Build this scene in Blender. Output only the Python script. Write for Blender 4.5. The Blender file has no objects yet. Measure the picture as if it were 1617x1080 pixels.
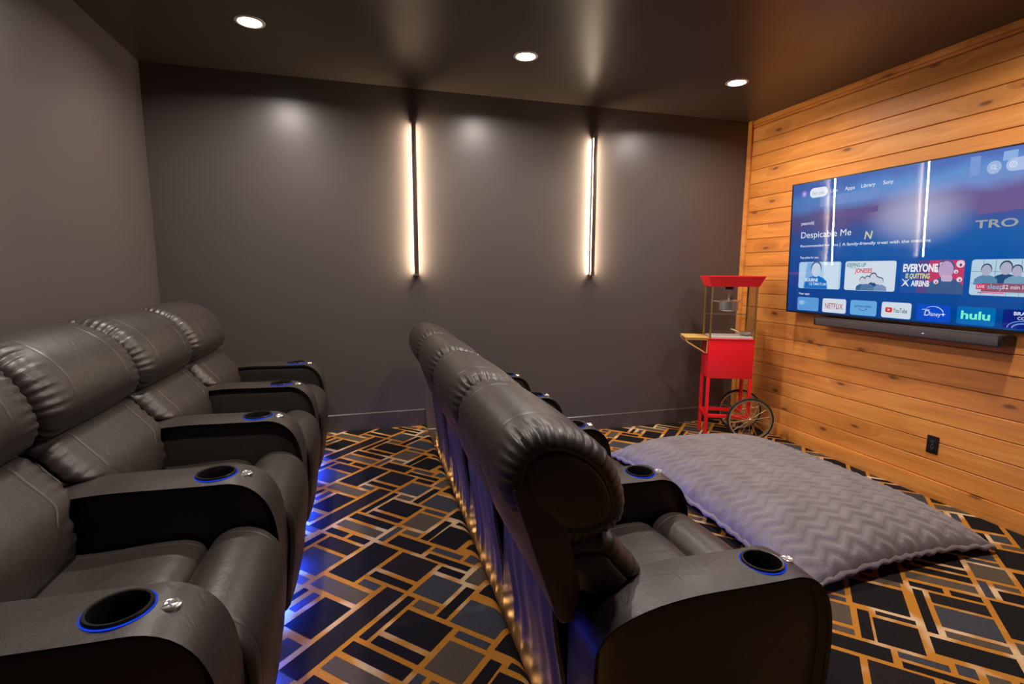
import bpy, bmesh, math, random
from mathutils import Vector, Matrix
random.seed(7)
scene = bpy.context.scene
COL = scene.collection
PI = math.pi

# ------------------------------------------------------------------ camera, world, exposure
CAM = Vector((1.3779, -4.1407, 1.4458))
YAW, PITCH, ROLL, FPX = 0.2815, 0.1402, 0.0040, 806.89
def camera():
    F = Vector((math.sin(YAW)*math.cos(PITCH), math.cos(YAW)*math.cos(PITCH), -math.sin(PITCH)))
    R = F.cross(Vector((0, 0, 1))).normalized()
    U = R.cross(F)
    c, s = math.cos(ROLL), math.sin(ROLL)
    R, U = c*R + s*U, c*U - s*R
    cd = bpy.data.cameras.new('camera')
    cd.sensor_width = 36.0
    cd.lens = FPX/1617*36.0
    cd.clip_start = 0.02
    o = bpy.data.objects.new('camera', cd)
    COL.objects.link(o)
    m = Matrix((R, U, -F)).transposed().to_4x4()
    m.translation = CAM
    o.matrix_world = m
    scene.camera = o
camera()

EXPOSURE = 0.65
vs = scene.view_settings
vs.view_transform = 'Standard'; vs.look = 'None'; vs.gamma = 1.0; vs.use_curve_mapping = False
vs.exposure = EXPOSURE
SCR = 2.0**(-EXPOSURE)

world = bpy.data.worlds.new('world'); scene.world = world
world.use_nodes = True
world.node_tree.nodes['Background'].inputs[0].default_value = (0.01, 0.01, 0.012, 1)
world.node_tree.nodes['Background'].inputs[1].default_value = 0.2

DOWNLIGHT_W = 15.0
DOWNLIGHT_COL = (1.0, 0.87, 0.79)
SCONCE_E = 112.0
SCONCE_COL = (1.0, 0.80, 0.56)
UNDERGLOW_E = 130.0
STEP_LED_E = 34.0

# ------------------------------------------------------------------ dimensions (metres)
RW, RD, RH = 4.869, 4.85, 2.80          # wood wall x, near wall -y, ceiling z
RZ = 0.172                              # platform height
XE = 1.845                              # platform nosing
PITCHW = 0.663                          # recliner pitch
WOODX = RW - 0.016                      # face of the planks

# ------------------------------------------------------------------ material helpers
def lin(c):
    return tuple(((v/255)/12.92 if v/255 <= 0.04045 else ((v/255 + 0.055)/1.055)**2.4) for v in c)

def new_mat(name):
    m = bpy.data.materials.new(name); m.use_nodes = True
    nt = m.node_tree
    return m, nt, nt.nodes['Principled BSDF']

def simple(name, col, rough=0.5, metal=0.0, spec=0.5, noise=0.0, nscale=30, bump=0.0, bscale=200, coat=0.0):
    m, nt, b = new_mat(name)
    b.inputs['Base Color'].default_value = (*col, 1)
    b.inputs['Roughness'].default_value = rough
    b.inputs['Metallic'].default_value = metal
    b.inputs['Specular IOR Level'].default_value = spec
    b.inputs['Coat Weight'].default_value = coat
    tc = nt.nodes.new('ShaderNodeTexCoord')
    n = nt.nodes.new('ShaderNodeTexNoise'); n.inputs['Scale'].default_value = nscale; n.inputs['Detail'].default_value = 4
    nt.links.new(tc.outputs['Object'], n.inputs['Vector'])
    mr = nt.nodes.new('ShaderNodeMapRange')
    mr.inputs[3].default_value = max(0.02, rough - noise); mr.inputs[4].default_value = min(1, rough + noise)
    nt.links.new(n.outputs['Fac'], mr.inputs[0]); nt.links.new(mr.outputs[0], b.inputs['Roughness'])
    if bump:
        n2 = nt.nodes.new('ShaderNodeTexNoise'); n2.inputs['Scale'].default_value = bscale; n2.inputs['Detail'].default_value = 3
        nt.links.new(tc.outputs['Object'], n2.inputs['Vector'])
        bp = nt.nodes.new('ShaderNodeBump'); bp.inputs['Strength'].default_value = bump; bp.inputs['Distance'].default_value = 0.002
        nt.links.new(n2.outputs['Fac'], bp.inputs['Height']); nt.links.new(bp.outputs[0], b.inputs['Normal'])
    return m

def emit(name, col, strength=1.0):
    m = bpy.data.materials.new(name); m.use_nodes = True
    nt = m.node_tree; nt.nodes.clear()
    e = nt.nodes.new('ShaderNodeEmission'); o = nt.nodes.new('ShaderNodeOutputMaterial')
    e.inputs[0].default_value = (*col, 1); e.inputs[1].default_value = strength
    nt.links.new(e.outputs[0], o.inputs[0])
    return m
_scr = {}
def scr(c, k=1.0):
    key = (c, k)
    if key not in _scr:
        _scr[key] = emit('screen_%02x%02x%02x' % c, lin(c), SCR*k)
    return _scr[key]

def leather():
    m, nt, b = new_mat('leather')
    tc = nt.nodes.new('ShaderNodeTexCoord')
    b.inputs['Base Color'].default_value = (0.024, 0.0180, 0.0150, 1)
    b.inputs['Specular IOR Level'].default_value = 0.55
    n1 = nt.nodes.new('ShaderNodeTexNoise'); n1.inputs['Scale'].default_value = 9; n1.inputs['Detail'].default_value = 5
    nt.links.new(tc.outputs['Object'], n1.inputs['Vector'])
    mr = nt.nodes.new('ShaderNodeMapRange'); mr.inputs[3].default_value = 0.36; mr.inputs[4].default_value = 0.50
    nt.links.new(n1.outputs['Fac'], mr.inputs[0]); nt.links.new(mr.outputs[0], b.inputs['Roughness'])
    v = nt.nodes.new('ShaderNodeTexVoronoi'); v.inputs['Scale'].default_value = 420
    nt.links.new(tc.outputs['Object'], v.inputs['Vector'])
    b1 = nt.nodes.new('ShaderNodeBump'); b1.inputs['Strength'].default_value = 0.10; b1.inputs['Distance'].default_value = 0.0015
    nt.links.new(v.outputs['Distance'], b1.inputs['Height'])
    n2 = nt.nodes.new('ShaderNodeTexNoise'); n2.inputs['Scale'].default_value = 16; n2.inputs['Detail'].default_value = 3; n2.inputs['Distortion'].default_value = 1.2
    nt.links.new(tc.outputs['Object'], n2.inputs['Vector'])
    b2 = nt.nodes.new('ShaderNodeBump'); b2.inputs['Strength'].default_value = 0.16; b2.inputs['Distance'].default_value = 0.012
    nt.links.new(n2.outputs['Fac'], b2.inputs['Height']); nt.links.new(b1.outputs[0], b2.inputs['Normal'])
    nt.links.new(b2.outputs[0], b.inputs['Normal'])
    return m

def paint(name, col, rough):
    m, nt, b = new_mat(name)
    tc = nt.nodes.new('ShaderNodeTexCoord')
    b.inputs['Base Color'].default_value = (*col, 1)
    n = nt.nodes.new('ShaderNodeTexNoise'); n.inputs['Scale'].default_value = 2.2; n.inputs['Detail'].default_value = 6
    nt.links.new(tc.outputs['Object'], n.inputs['Vector'])
    mr = nt.nodes.new('ShaderNodeMapRange'); mr.inputs[3].default_value = rough - 0.04; mr.inputs[4].default_value = rough + 0.05
    nt.links.new(n.outputs['Fac'], mr.inputs[0]); nt.links.new(mr.outputs[0], b.inputs['Roughness'])
    n2 = nt.nodes.new('ShaderNodeTexNoise'); n2.inputs['Scale'].default_value = 90; n2.inputs['Detail'].default_value = 2
    nt.links.new(tc.outputs['Object'], n2.inputs['Vector'])
    bp = nt.nodes.new('ShaderNodeBump'); bp.inputs['Strength'].default_value = 0.08; bp.inputs['Distance'].default_value = 0.003
    nt.links.new(n2.outputs['Fac'], bp.inputs['Height']); nt.links.new(bp.outputs[0], b.inputs['Normal'])
    return m

def wood():
    m, nt, b = new_mat('wood')
    N = nt.nodes.new; L = nt.links.new
    tc = N('ShaderNodeTexCoord'); oi = N('ShaderNodeObjectInfo')
    rv = N('ShaderNodeVectorMath'); rv.operation = 'SCALE'; rv.inputs[0].default_value = (3.1, 57.0, 23.0)
    L(oi.outputs['Random'], rv.inputs['Scale'])
    ad = N('ShaderNodeVectorMath'); ad.operation = 'ADD'; L(tc.outputs['Object'], ad.inputs[0]); L(rv.outputs[0], ad.inputs[1])
    # knots
    mk = N('ShaderNodeMapping'); mk.inputs['Scale'].default_value = (0.01, 1.7, 5.0); L(ad.outputs[0], mk.inputs['Vector'])
    wob = N('ShaderNodeTexNoise'); wob.inputs['Scale'].default_value = 3.0; L(mk.outputs[0], wob.inputs['Vector'])
    wm = N('ShaderNodeVectorMath'); wm.operation = 'SCALE'; wm.inputs['Scale'].default_value = 0.10; L(wob.outputs['Color'], wm.inputs[0])
    wa = N('ShaderNodeVectorMath'); wa.operation = 'ADD'; L(mk.outputs[0], wa.inputs[0]); L(wm.outputs[0], wa.inputs[1])
    ws = N('ShaderNodeSeparateXYZ'); wc = N('ShaderNodeCombineXYZ'); L(wa.outputs[0], ws.inputs[0]); L(ws.outputs['Y'], wc.inputs['X']); L(ws.outputs['Z'], wc.inputs['Y'])
    vo = N('ShaderNodeTexVoronoi'); vo.voronoi_dimensions = '2D'; vo.inputs['Scale'].default_value = 1.0; L(wc.outputs[0], vo.inputs['Vector'])
    kd = N('ShaderNodeMapRange'); kd.inputs[1].default_value = 0.025; kd.inputs[2].default_value = 0.085; kd.inputs[3].default_value = 1; kd.inputs[4].default_value = 0
    kd.interpolation_type = 'SMOOTHSTEP'; L(vo.outputs['Distance'], kd.inputs[0])
    sel = N('ShaderNodeMath'); sel.operation = 'GREATER_THAN'; sel.inputs[1].default_value = 0.55
    sp = N('ShaderNodeSeparateColor'); L(vo.outputs['Color'], sp.inputs[0]); L(sp.outputs[0], sel.inputs[0])
    km = N('ShaderNodeMath'); km.operation = 'MULTIPLY'; L(kd.outputs[0], km.inputs[0]); L(sel.outputs[0], km.inputs[1])
    kh = N('ShaderNodeMapRange'); kh.inputs[1].default_value = 0.05; kh.inputs[2].default_value = 0.42; kh.inputs[3].default_value = 1; kh.inputs[4].default_value = 0
    kh.interpolation_type = 'SMOOTHSTEP'; L(vo.outputs['Distance'], kh.inputs[0])
    khs = N('ShaderNodeMath'); khs.operation = 'MULTIPLY'; L(kh.outputs[0], khs.inputs[0]); L(sel.outputs[0], khs.inputs[1])
    # grain
    mg = N('ShaderNodeMapping'); mg.inputs['Scale'].default_value = (0.5, 1.1, 16.0); L(ad.outputs[0], mg.inputs['Vector'])
    kdisp = N('ShaderNodeVectorMath'); kdisp.operation = 'SCALE'; kdisp.inputs[0].default_value = (0, 0.3, 2.2); L(khs.outputs[0], kdisp.inputs['Scale'])
    ga = N('ShaderNodeVectorMath'); ga.operation = 'ADD'; L(mg.outputs[0], ga.inputs[0]); L(kdisp.outputs[0], ga.inputs[1])
    g1 = N('ShaderNodeTexNoise'); g1.inputs['Scale'].default_value = 1.3; g1.inputs['Detail'].default_value = 7; g1.inputs['Roughness'].default_value = 0.62; g1.inputs['Distortion'].default_value = 0.7
    L(ga.outputs[0], g1.inputs['Vector'])
    mf = N('ShaderNodeMapping'); mf.inputs['Scale'].default_value = (1, 7.0, 150.0); L(ad.outputs[0], mf.inputs['Vector'])
    g2 = N('ShaderNodeTexNoise'); g2.inputs['Scale'].default_value = 1.0; g2.inputs['Detail'].default_value = 4; L(mf.outputs[0], g2.inputs['Vector'])
    big = N('ShaderNodeTexNoise'); big.inputs['Scale'].default_value = 1.4; big.inputs['Detail'].default_value = 2; L(ad.outputs[0], big.inputs['Vector'])
    mx = N('ShaderNodeMath'); mx.operation = 'MULTIPLY_ADD'; L(g2.outputs['Fac'], mx.inputs[0]); mx.inputs[1].default_value = 0.22; L(g1.outputs['Fac'], mx.inputs[2])
    mx2 = N('ShaderNodeMath'); mx2.operation = 'MULTIPLY_ADD'; L(big.outputs['Fac'], mx2.inputs[0]); mx2.inputs[1].default_value = 0.35; L(mx.outputs[0], mx2.inputs[2])
    rn = N('ShaderNodeMath'); rn.operation = 'MULTIPLY_ADD'; L(oi.outputs['Random'], rn.inputs[0]); rn.inputs[1].default_value = 0.16; L(mx2.outputs[0], rn.inputs[2])
    cr = N('ShaderNodeValToRGB')
    el = cr.color_ramp.elements
    el[0].position = 0.12; el[0].color = (0.42, 0.145, 0.028, 1)
    el[1].position = 0.92; el[1].color = (0.78, 0.365, 0.098, 1)
    e = el.new(0.50); e.color = (0.62, 0.240, 0.050, 1)
    sc_ = N('ShaderNodeMapRange'); sc_.inputs[1].default_value = 0.45; sc_.inputs[2].default_value = 1.30; L(rn.outputs[0], sc_.inputs[0]); L(sc_.outputs[0], cr.inputs[0])
    dk = N('ShaderNodeMix'); dk.data_type = 'RGBA'; dk.inputs[7].default_value = (0.055, 0.020, 0.008, 1)
    L(km.outputs[0], dk.inputs[0]); L(cr.outputs[0], dk.inputs[6])
    hs = N('ShaderNodeMix'); hs.data_type = 'RGBA'; hs.inputs[7].default_value = (0.33, 0.115, 0.028, 1)
    hf = N('ShaderNodeMath'); hf.operation = 'MULTIPLY'; hf.inputs[1].default_value = 0.42; L(khs.outputs[0], hf.inputs[0])
    L(hf.outputs[0], hs.inputs[0]); L(dk.outputs[2], hs.inputs[6])
    L(hs.outputs[2], b.inputs['Base Color'])
    b.inputs['Roughness'].default_value = 0.48
    b.inputs['Specular IOR Level'].default_value = 0.35
    bp = N('ShaderNodeBump'); bp.inputs['Strength'].default_value = 0.12; bp.inputs['Distance'].default_value = 0.002
    L(mx.outputs[0], bp.inputs['Height']); L(bp.outputs[0], b.inputs['Normal'])
    return m

def carpet(name, c1, c2, blotch=None):
    m, nt, b = new_mat(name)
    N = nt.nodes.new; L = nt.links.new
    tc = N('ShaderNodeTexCoord')
    n = N('ShaderNodeTexNoise'); n.inputs['Scale'].default_value = 260; n.inputs['Detail'].default_value = 3
    L(tc.outputs['Object'], n.inputs['Vector'])
    mx = N('ShaderNodeMix'); mx.data_type = 'RGBA'
    mx.inputs[6].default_value = (*c1, 1); mx.inputs[7].default_value = (*c2, 1)
    mr = N('ShaderNodeMapRange'); mr.inputs[1].default_value = 0.3; mr.inputs[2].default_value = 0.7
    L(n.outputs['Fac'], mr.inputs[0]); L(mr.outputs[0], mx.inputs[0])
    out = mx.outputs[2]
    if blotch:
        n3 = N('ShaderNodeTexNoise'); n3.inputs['Scale'].default_value = 5.5; n3.inputs['Detail'].default_value = 1
        L(tc.outputs['Object'], n3.inputs['Vector'])
        r3 = N('ShaderNodeMapRange'); r3.inputs[1].default_value = 0.52; r3.inputs[2].default_value = 0.66
        L(n3.outputs['Fac'], r3.inputs[0])
        m3 = N('ShaderNodeMix'); m3.data_type = 'RGBA'; m3.inputs[7].default_value = (*blotch, 1)
        L(r3.outputs[0], m3.inputs[0]); L(out, m3.inputs[6]); out = m3.outputs[2]
    L(out, b.inputs['Base Color'])
    b.inputs['Roughness'].default_value = 1.0; b.inputs['Specular IOR Level'].default_value = 0.1
    bp = N('ShaderNodeBump'); bp.inputs['Strength'].default_value = 0.6; bp.inputs['Distance'].default_value = 0.004
    L(n.outputs['Fac'], bp.inputs['Height']); L(bp.outputs[0], b.inputs['Normal'])
    return m

def plush():
    m, nt, b = new_mat('plush')
    N = nt.nodes.new; L = nt.links.new
    tc = N('ShaderNodeTexCoord')
    n = N('ShaderNodeTexNoise'); n.inputs['Scale'].default_value = 170; n.inputs['Detail'].default_value = 4
    L(tc.outputs['Object'], n.inputs['Vector'])
    n2 = N('ShaderNodeTexNoise'); n2.inputs['Scale'].default_value = 7; n2.inputs['Detail'].default_value = 3
    L(tc.outputs['Object'], n2.inputs['Vector'])
    a = N('ShaderNodeMath'); a.operation = 'ADD'; L(n.outputs['Fac'], a.inputs[0]); L(n2.outputs['Fac'], a.inputs[1])
    mr = N('ShaderNodeMapRange'); mr.inputs[1].default_value = 0.7; mr.inputs[2].default_value = 1.3; L(a.outputs[0], mr.inputs[0])
    mx = N('ShaderNodeMix'); mx.data_type = 'RGBA'
    mx.inputs[6].default_value = (0.135, 0.116, 0.120, 1); mx.inputs[7].default_value = (0.215, 0.193, 0.205, 1)
    L(mr.outputs[0], mx.inputs[0]); L(mx.outputs[2], b.inputs['Base Color'])
    b.inputs['Roughness'].default_value = 0.95; b.inputs['Specular IOR Level'].default_value = 0.1
    b.inputs['Sheen Weight'].default_value = 0.35; b.inputs['Sheen Roughness'].default_value = 0.5
    bp = N('ShaderNodeBump'); bp.inputs['Strength'].default_value = 0.55; bp.inputs['Distance'].default_value = 0.004
    L(n.outputs['Fac'], bp.inputs['Height']); L(bp.outputs[0], b.inputs['Normal'])
    return m

def glass(name, fac, rough=0.0):
    """clear pane: mostly see-through with a mirror-like surface reflection"""
    m = bpy.data.materials.new(name); m.use_nodes = True
    nt = m.node_tree; nt.nodes.clear()
    N = nt.nodes.new; L = nt.links.new
    t = N('ShaderNodeBsdfTransparent'); g = N('ShaderNodeBsdfGlossy'); g.inputs['Roughness'].default_value = rough
    mx = N('ShaderNodeMixShader'); o = N('ShaderNodeOutputMaterial')
    fr = N('ShaderNodeFresnel'); fr.inputs[0].default_value = 1.45
    ml = N('ShaderNodeMath'); ml.operation = 'MULTIPLY'; ml.inputs[1].default_value = fac; L(fr.outputs[0], ml.inputs[0])
    L(ml.outputs[0], mx.inputs[0]); L(t.outputs[0], mx.inputs[1]); L(g.outputs[0], mx.inputs[2]); L(mx.outputs[0], o.inputs[0])
    return m

M = dict(
    leather=leather(), wood=wood(), plush=plush(),
    wall=paint('wall_paint', (0.082, 0.069, 0.065), 0.33),
    ceil=paint('ceiling_paint', (0.052, 0.041, 0.034), 0.33),
    base=simple('baseboard_paint', (0.075, 0.064, 0.062), 0.26, noise=0.04),
    vinyl=simple('vinyl', (0.040, 0.030, 0.034), 0.40, noise=0.07, nscale=20, bump=0.15, bscale=300),
    cloth=simple('black_lining', (0.042, 0.030, 0.032), 0.58, noise=0.08, bump=0.25, bscale=400),
    thread=simple('thread', (0.014, 0.011, 0.010), 0.6, noise=0.1),
    blackpl=simple('black_plastic', (0.008, 0.008, 0.009), 0.30, noise=0.05),
    gunmetal=simple('gunmetal', (0.06, 0.058, 0.06), 0.25, metal=0.9, noise=0.05),
    chrome=simple('chrome', (0.80, 0.79, 0.77), 0.20, metal=0.9, noise=0.05),
    steel=simple('stainless', (0.60, 0.58, 0.55), 0.30, metal=0.9, noise=0.08),
    white=simple('white_enamel', (0.86, 0.84, 0.80), 0.4, noise=0.06),
    red=simple('red_enamel', (0.80, 0.012, 0.018), 0.32, noise=0.05, nscale=8, coat=0.2),
    gold=simple('brass', (0.55, 0.36, 0.10), 0.33, metal=0.85, noise=0.06),
    rimgold=simple('pale_brass', (0.62, 0.50, 0.30), 0.3, metal=0.8, noise=0.06),
    rubber=simple('rubber', (0.012, 0.012, 0.012), 0.7, noise=0.1),
    tanwood=simple('yellow_laminate', (0.60, 0.36, 0.10), 0.4, noise=0.1),
    bronze=simple('dark_bronze', (0.11, 0.080, 0.062), 0.35, metal=0.4, noise=0.06),
    grille=simple('grey_grille', (0.055, 0.045, 0.045), 0.55, noise=0.08, bump=0.4, bscale=900),
    outlet=simple('outlet_black', (0.006, 0.006, 0.006), 0.35, noise=0.05),
    trimwhite=simple('lamp_trim', (0.55, 0.52, 0.50), 0.4, noise=0.05),
    lens=emit('lamp_lens', (1.0, 0.95, 0.90), 14.0),
    sconce=emit('sconce_diffuser', SCONCE_COL, SCONCE_E),
    blue=emit('blue_led', (0.010, 0.060, 1.0), UNDERGLOW_E),
    bluering=emit('blue_ring', (0.010, 0.055, 0.75), 0.6),
    stepled=emit('amber_led', (1.0, 0.48, 0.14), STEP_LED_E),
    cpt_line=carpet('carpet_line', (0.50, 0.215, 0.030), (0.36, 0.140, 0.018), (0.60, 0.42, 0.24)),
    cpt_K=carpet('carpet_black', (0.007, 0.006, 0.0065), (0.015, 0.013, 0.013)),
    cpt_D=carpet('carpet_plum', (0.012, 0.009, 0.009), (0.024, 0.018, 0.017)),
    cpt_T=carpet('carpet_taupe', (0.062, 0.047, 0.031), (0.108, 0.083, 0.058)),
    cpt_B=carpet('carpet_slate', (0.030, 0.031, 0.038), (0.062, 0.064, 0.074)),
    paneglass=glass('clear_glass', 0.55),
    screenglass=glass('screen_glass', 2.6, 0.0),
)

# ------------------------------------------------------------------ mesh helpers
def link(name, me, mat=None, parent=None, loc=None):
    if mat is not None and not me.materials:
        me.materials.append(mat)
    o = bpy.data.objects.new(name, me)
    COL.objects.link(o)
    if parent is not None: o.parent = parent
    if loc is not None: o.location = loc
    return o

def bm_mesh(bm, name, smooth=None):
    me = bpy.data.meshes.new(name)
    bmesh.ops.recalc_face_normals(bm, faces=bm.faces[:])
    bm.to_mesh(me); bm.free()
    if smooth is not None:
        me.polygons.foreach_set('use_smooth', [True]*len(me.polygons))
        me.set_sharp_from_angle(angle=math.radians(smooth))
    return me

def add_box(bm, x0, x1, y0, y1, z0, z1, bev=0.0, seg=2):
    t = bmesh.new()
    bmesh.ops.create_cube(t, size=1)
    for v in t.verts:
        v.co = Vector(((x0+x1)/2 + v.co.x*(x1-x0), (y0+y1)/2 + v.co.y*(y1-y0), (z0+z1)/2 + v.co.z*(z1-z0)))
    if bev:
        bmesh.ops.bevel(t, geom=t.edges[:], offset=bev, segments=seg, affect='EDGES', profile=0.6)
    merge(bm, t)

def merge(bm, t, mat=None):
    if mat is not None:
        t.transform(mat)
    me = bpy.data.meshes.new('tmp'); t.to_mesh(me); t.free()
    bm.from_mesh(me); bpy.data.meshes.remove(me)

def box(name, x0, x1, y0, y1, z0, z1, mat, parent=None, bev=0.0, seg=2):
    bm = bmesh.new(); add_box(bm, x0, x1, y0, y1, z0, z1, bev, seg)
    return link(name, bm_mesh(bm, name, 40 if bev else None), mat, parent)

def add_tube(bm, pts, r, n=8, closed=False, caps=True):
    pts = [Vector(p) for p in pts]; k = len(pts); rings = []
    up0 = None
    for i in range(k):
        if closed: d = pts[(i+1) % k] - pts[i-1]
        else: d = pts[min(i+1, k-1)] - pts[max(i-1, 0)]
        d.normalize()
        if up0 is None:
            up0 = Vector((0, 0, 1)) if abs(d.z) < 0.9 else Vector((1, 0, 0))
        a = d.cross(up0).normalized(); b = a.cross(d).normalized(); up0 = b
        rr = r[i] if isinstance(r, (list, tuple)) else r
        rings.append([bm.verts.new(pts[i] + a*rr*math.cos(2*PI*j/n) + b*rr*math.sin(2*PI*j/n)) for j in range(n)])
    for i in range(k if closed else k-1):
        A, B = rings[i], rings[(i+1) % k]
        for j in range(n):
            bm.faces.new((A[j], A[(j+1) % n], B[(j+1) % n], B[j]))
    if caps and not closed:
        bm.faces.new(rings[0]); bm.faces.new(rings[-1])

def tube(name, pts, r, mat, parent=None, n=8, closed=False):
    bm = bmesh.new(); add_tube(bm, pts, r, n, closed)
    return link(name, bm_mesh(bm, name, 50), mat, parent)

def add_lathe(bm, prof, n=32, at=(0, 0, 0), axis='z', closed=False):
    rings = []
    for r, z in prof:
        ring = []
        for j in range(n):
            a = 2*PI*j/n
            p = Vector((r*math.cos(a), r*math.sin(a), z))
            if axis == 'y': p = Vector((p.x, p.z, p.y))
            if axis == 'x': p = Vector((p.z, p.x, p.y))
            ring.append(bm.verts.new(p + Vector(at)))
        rings.append(ring)
    k = len(rings)
    for i in range(k if closed else k-1):
        A, B = rings[i], rings[(i+1) % k]
        for j in range(n):
            bm.faces.new((A[j], A[(j+1) % n], B[(j+1) % n], B[j]))
    if not closed:
        bm.faces.new(rings[0]); bm.faces.new(rings[-1])

def lathe(name, prof, mat, parent=None, n=32, at=(0, 0, 0), axis='z', closed=False, sharp=35):
    bm = bmesh.new(); add_lathe(bm, prof, n, at, axis, closed)
    return link(name, bm_mesh(bm, name, sharp), mat, parent)

def prism(name, poly, y0, y1, mat, parent=None, bev=0.0, plane='xz'):
    """extrude a polygon given in x,z along y"""
    bm = bmesh.new()
    A = [bm.verts.new((x, y0, z)) for x, z in poly]; B = [bm.verts.new((x, y1, z)) for x, z in poly]
    bm.faces.new(A); bm.faces.new(B[::-1])
    for i in range(len(poly)):
        j = (i+1) % len(poly); bm.faces.new((A[i], A[j], B[j], B[i]))
    if bev:
        bmesh.ops.recalc_face_normals(bm, faces=bm.faces[:])
        bmesh.ops.bevel(bm, geom=bm.edges[:], offset=bev, segments=3, affect='EDGES', profile=0.6)
    return link(name, bm_mesh(bm, name, 40 if bev else None), mat, parent)

def empty(name, loc, label, cat, group=None, rz=0.0):
    o = bpy.data.objects.new(name, None); COL.objects.link(o)
    o.empty_display_size = 0.1
    o.location = loc; o.rotation_euler = (0, 0, rz)
    return tag(o, label, cat, group)

def tag(o, label, cat, group=None):
    o['label'] = label; o['category'] = cat
    if group: o['group'] = group
    return o

def structure(o):
    o['kind'] = 'structure'
    return o

def copy_tree(o, parent=None):
    c = o.copy(); COL.objects.link(c); c.parent = parent
    for ch in list(o.children):
        copy_tree(ch, c)
    return c

# ------------------------------------------------------------------ room shell
structure(box('wall_left', -0.10, 0.0, -RD, 0.0, 0, RH, M['wall']))
structure(box('wall_far', -0.10, RW+0.10, 0.0, 0.10, 0, RH, M['wall']))
structure(box('wall_near', -0.10, RW+0.10, -RD-0.10, -RD, 0, RH, M['wall']))
WR = structure(box('wall_right', RW, RW+0.10, -RD, 0.0, 0, RH, M['wood']))
structure(box('ceiling', -0.10, RW+0.10, -RD-0.10, 0.10, RH, RH+0.10, M['ceil']))

# planks: one board per course, joints recessed
PH = 0.1245
z = 0.118
k = 0
proto = None
while z < 2.72:
    h = min(PH, 2.735 - z)
    bm = bmesh.new()
    if proto is None or abs(h-PH) > 1e-4:
        g = 0.0020
        L0 = (RD-0.05)/2
        t = bmesh.new()
        bmesh.ops.create_cube(t, size=1)
        for v in t.verts: v.co = Vector((v.co.x*0.014, v.co.y*2*L0, v.co.z*(h-2*g)))
        ed = [e for e in t.edges if all(v.co.x < 0 for v in e.verts)]
        bmesh.ops.bevel(t, geom=ed, offset=0.0030, segments=1, affect='EDGES')
        merge(bm, t)
        me = bm_mesh(bm, 'plank')
        if proto is None: proto = me
    else:
        bm.free(); me = proto
    o = link('plank', me, M['wood'], WR)
    o.location = (RW - 0.009 + random.uniform(-0.0006, 0.0006), -(RD+0.05)/2, z + h/2)
    z += h; k += 1
structure(box('baseboard_right', RW-0.034, RW-0.001, -RD+0.02, -0.002, 0, 0.1165, M['wood'], bev=0.002))
structure(box('trim_1', RW-0.036, RW-0.001, -0.050, -0.001, 0.118, RH-0.001, M['wood'], bev=0.002))          # corner strip
structure(box('trim_2', RW-0.030, RW-0.001, -RD+0.02, -0.052, 2.757, RH-0.001, M['wood'], bev=0.003))         # top board
structure(box('trim_3', RW-0.021, RW-0.001, -RD+0.02, -0.052, 2.737, 2.756, M['wood'], bev=0.002))

def baseboard(name, x0, x1, z0):
    poly = [(0, z0), (-0.014, z0), (-0.014, z0+0.130), (-0.006, z0+0.137), (0, z0+0.137)]
    bm = bmesh.new()
    A = [bm.verts.new((x0, y-0.0005, zz)) for y, zz in poly]; B = [bm.verts.new((x1, y-0.0005, zz)) for y, zz in poly]
    bm.faces.new(A); bm.faces.new(B[::-1])
    for i in range(len(poly)):
        j = (i+1) % len(poly); bm.faces.new((A[i], A[j], B[j], B[i]))
    return structure(link(name, bm_mesh(bm, name), M['base']))
baseboard('baseboard_far', XE, RW-0.037, 0.001)
baseboard('baseboard_platform', 0.0, XE-0.02, RZ+0.001)
structure(box('baseboard_left', 0.0005, 0.014, -RD+0.01, -0.015, RZ+0.001, RZ+0.135, M['base'], bev=0.003))

# ------------------------------------------------------------------ carpet (pattern woven into the floor mesh)
CELLS = [('K', 126, 392, 1567, 1707), ('D', 255, 393, 1740, 1930), ('K', 189, 222, 1737, 1933), ('B', 126, 157, 1737, 1821),
 ('T', 28, 93, 1569, 1819), ('B', 79, 226, 1342, 1534), ('D', 255, 330, 1342, 1534), ('K', -330, -295, 1968, 2085),
 ('K', -330, -295, 2118, 2221), ('T', -258, -204, 1965, 2221), ('K', -171, -125, 1965, 2221), ('K', -95, -62, 2022, 2221),
 ('K', -29, 95, 2022, 2221), ('D', -330, 163, 1855, 1936), ('K', -95, 160, 1967, 1995), ('B', 192, 322, 1967, 2107),
 ('T', 126, 163, 2022, 2110), ('K', 126, 319, 2136, 2170), ('B', 126, 260, 2197, 2380), ('B', 70, 95, 2255, 2380),
 ('T', -95, 40, 2255, 2390), ('B', -265, -129, 2252, 2278), ('T', -159, -129, 2309, 2393), ('K', -265, -191, 2311, 2505),
 ('K', -159, 35, 2423, 2458), ('K', -159, 2, 2476, 2621), ('B', -218, -190, 2535, 2681), ('K', -273, -246, 2541, 2759),
 ('K', -333, -300, 2652, 2765), ('K', -185, -5, 1689, 1823), ('B', -115, -8, 1625, 1655), ('K', 12, 330, 1283, 1312),
 ('T', 10, 46, 1345, 1534), ('K', -125, -25, 1283, 1534), ('K', 85, 282, 2412, 2610), ('T', 317, 350, 2460, 2610),
 ('K', 315, 454, 824, 1033), ('T', 354, 514, 729, 789), ('K', 484, 524, 824, 964), ('B', 384, 464, 1063, 1133),
 ('D', 35, 55, 1113, 1243), ('K', 554, 684, 879, 899), ('B', 474, 524, 644, 694)]
MAT_I = {'L': 0, 'K': 1, 'D': 2, 'T': 3, 'B': 4}

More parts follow.
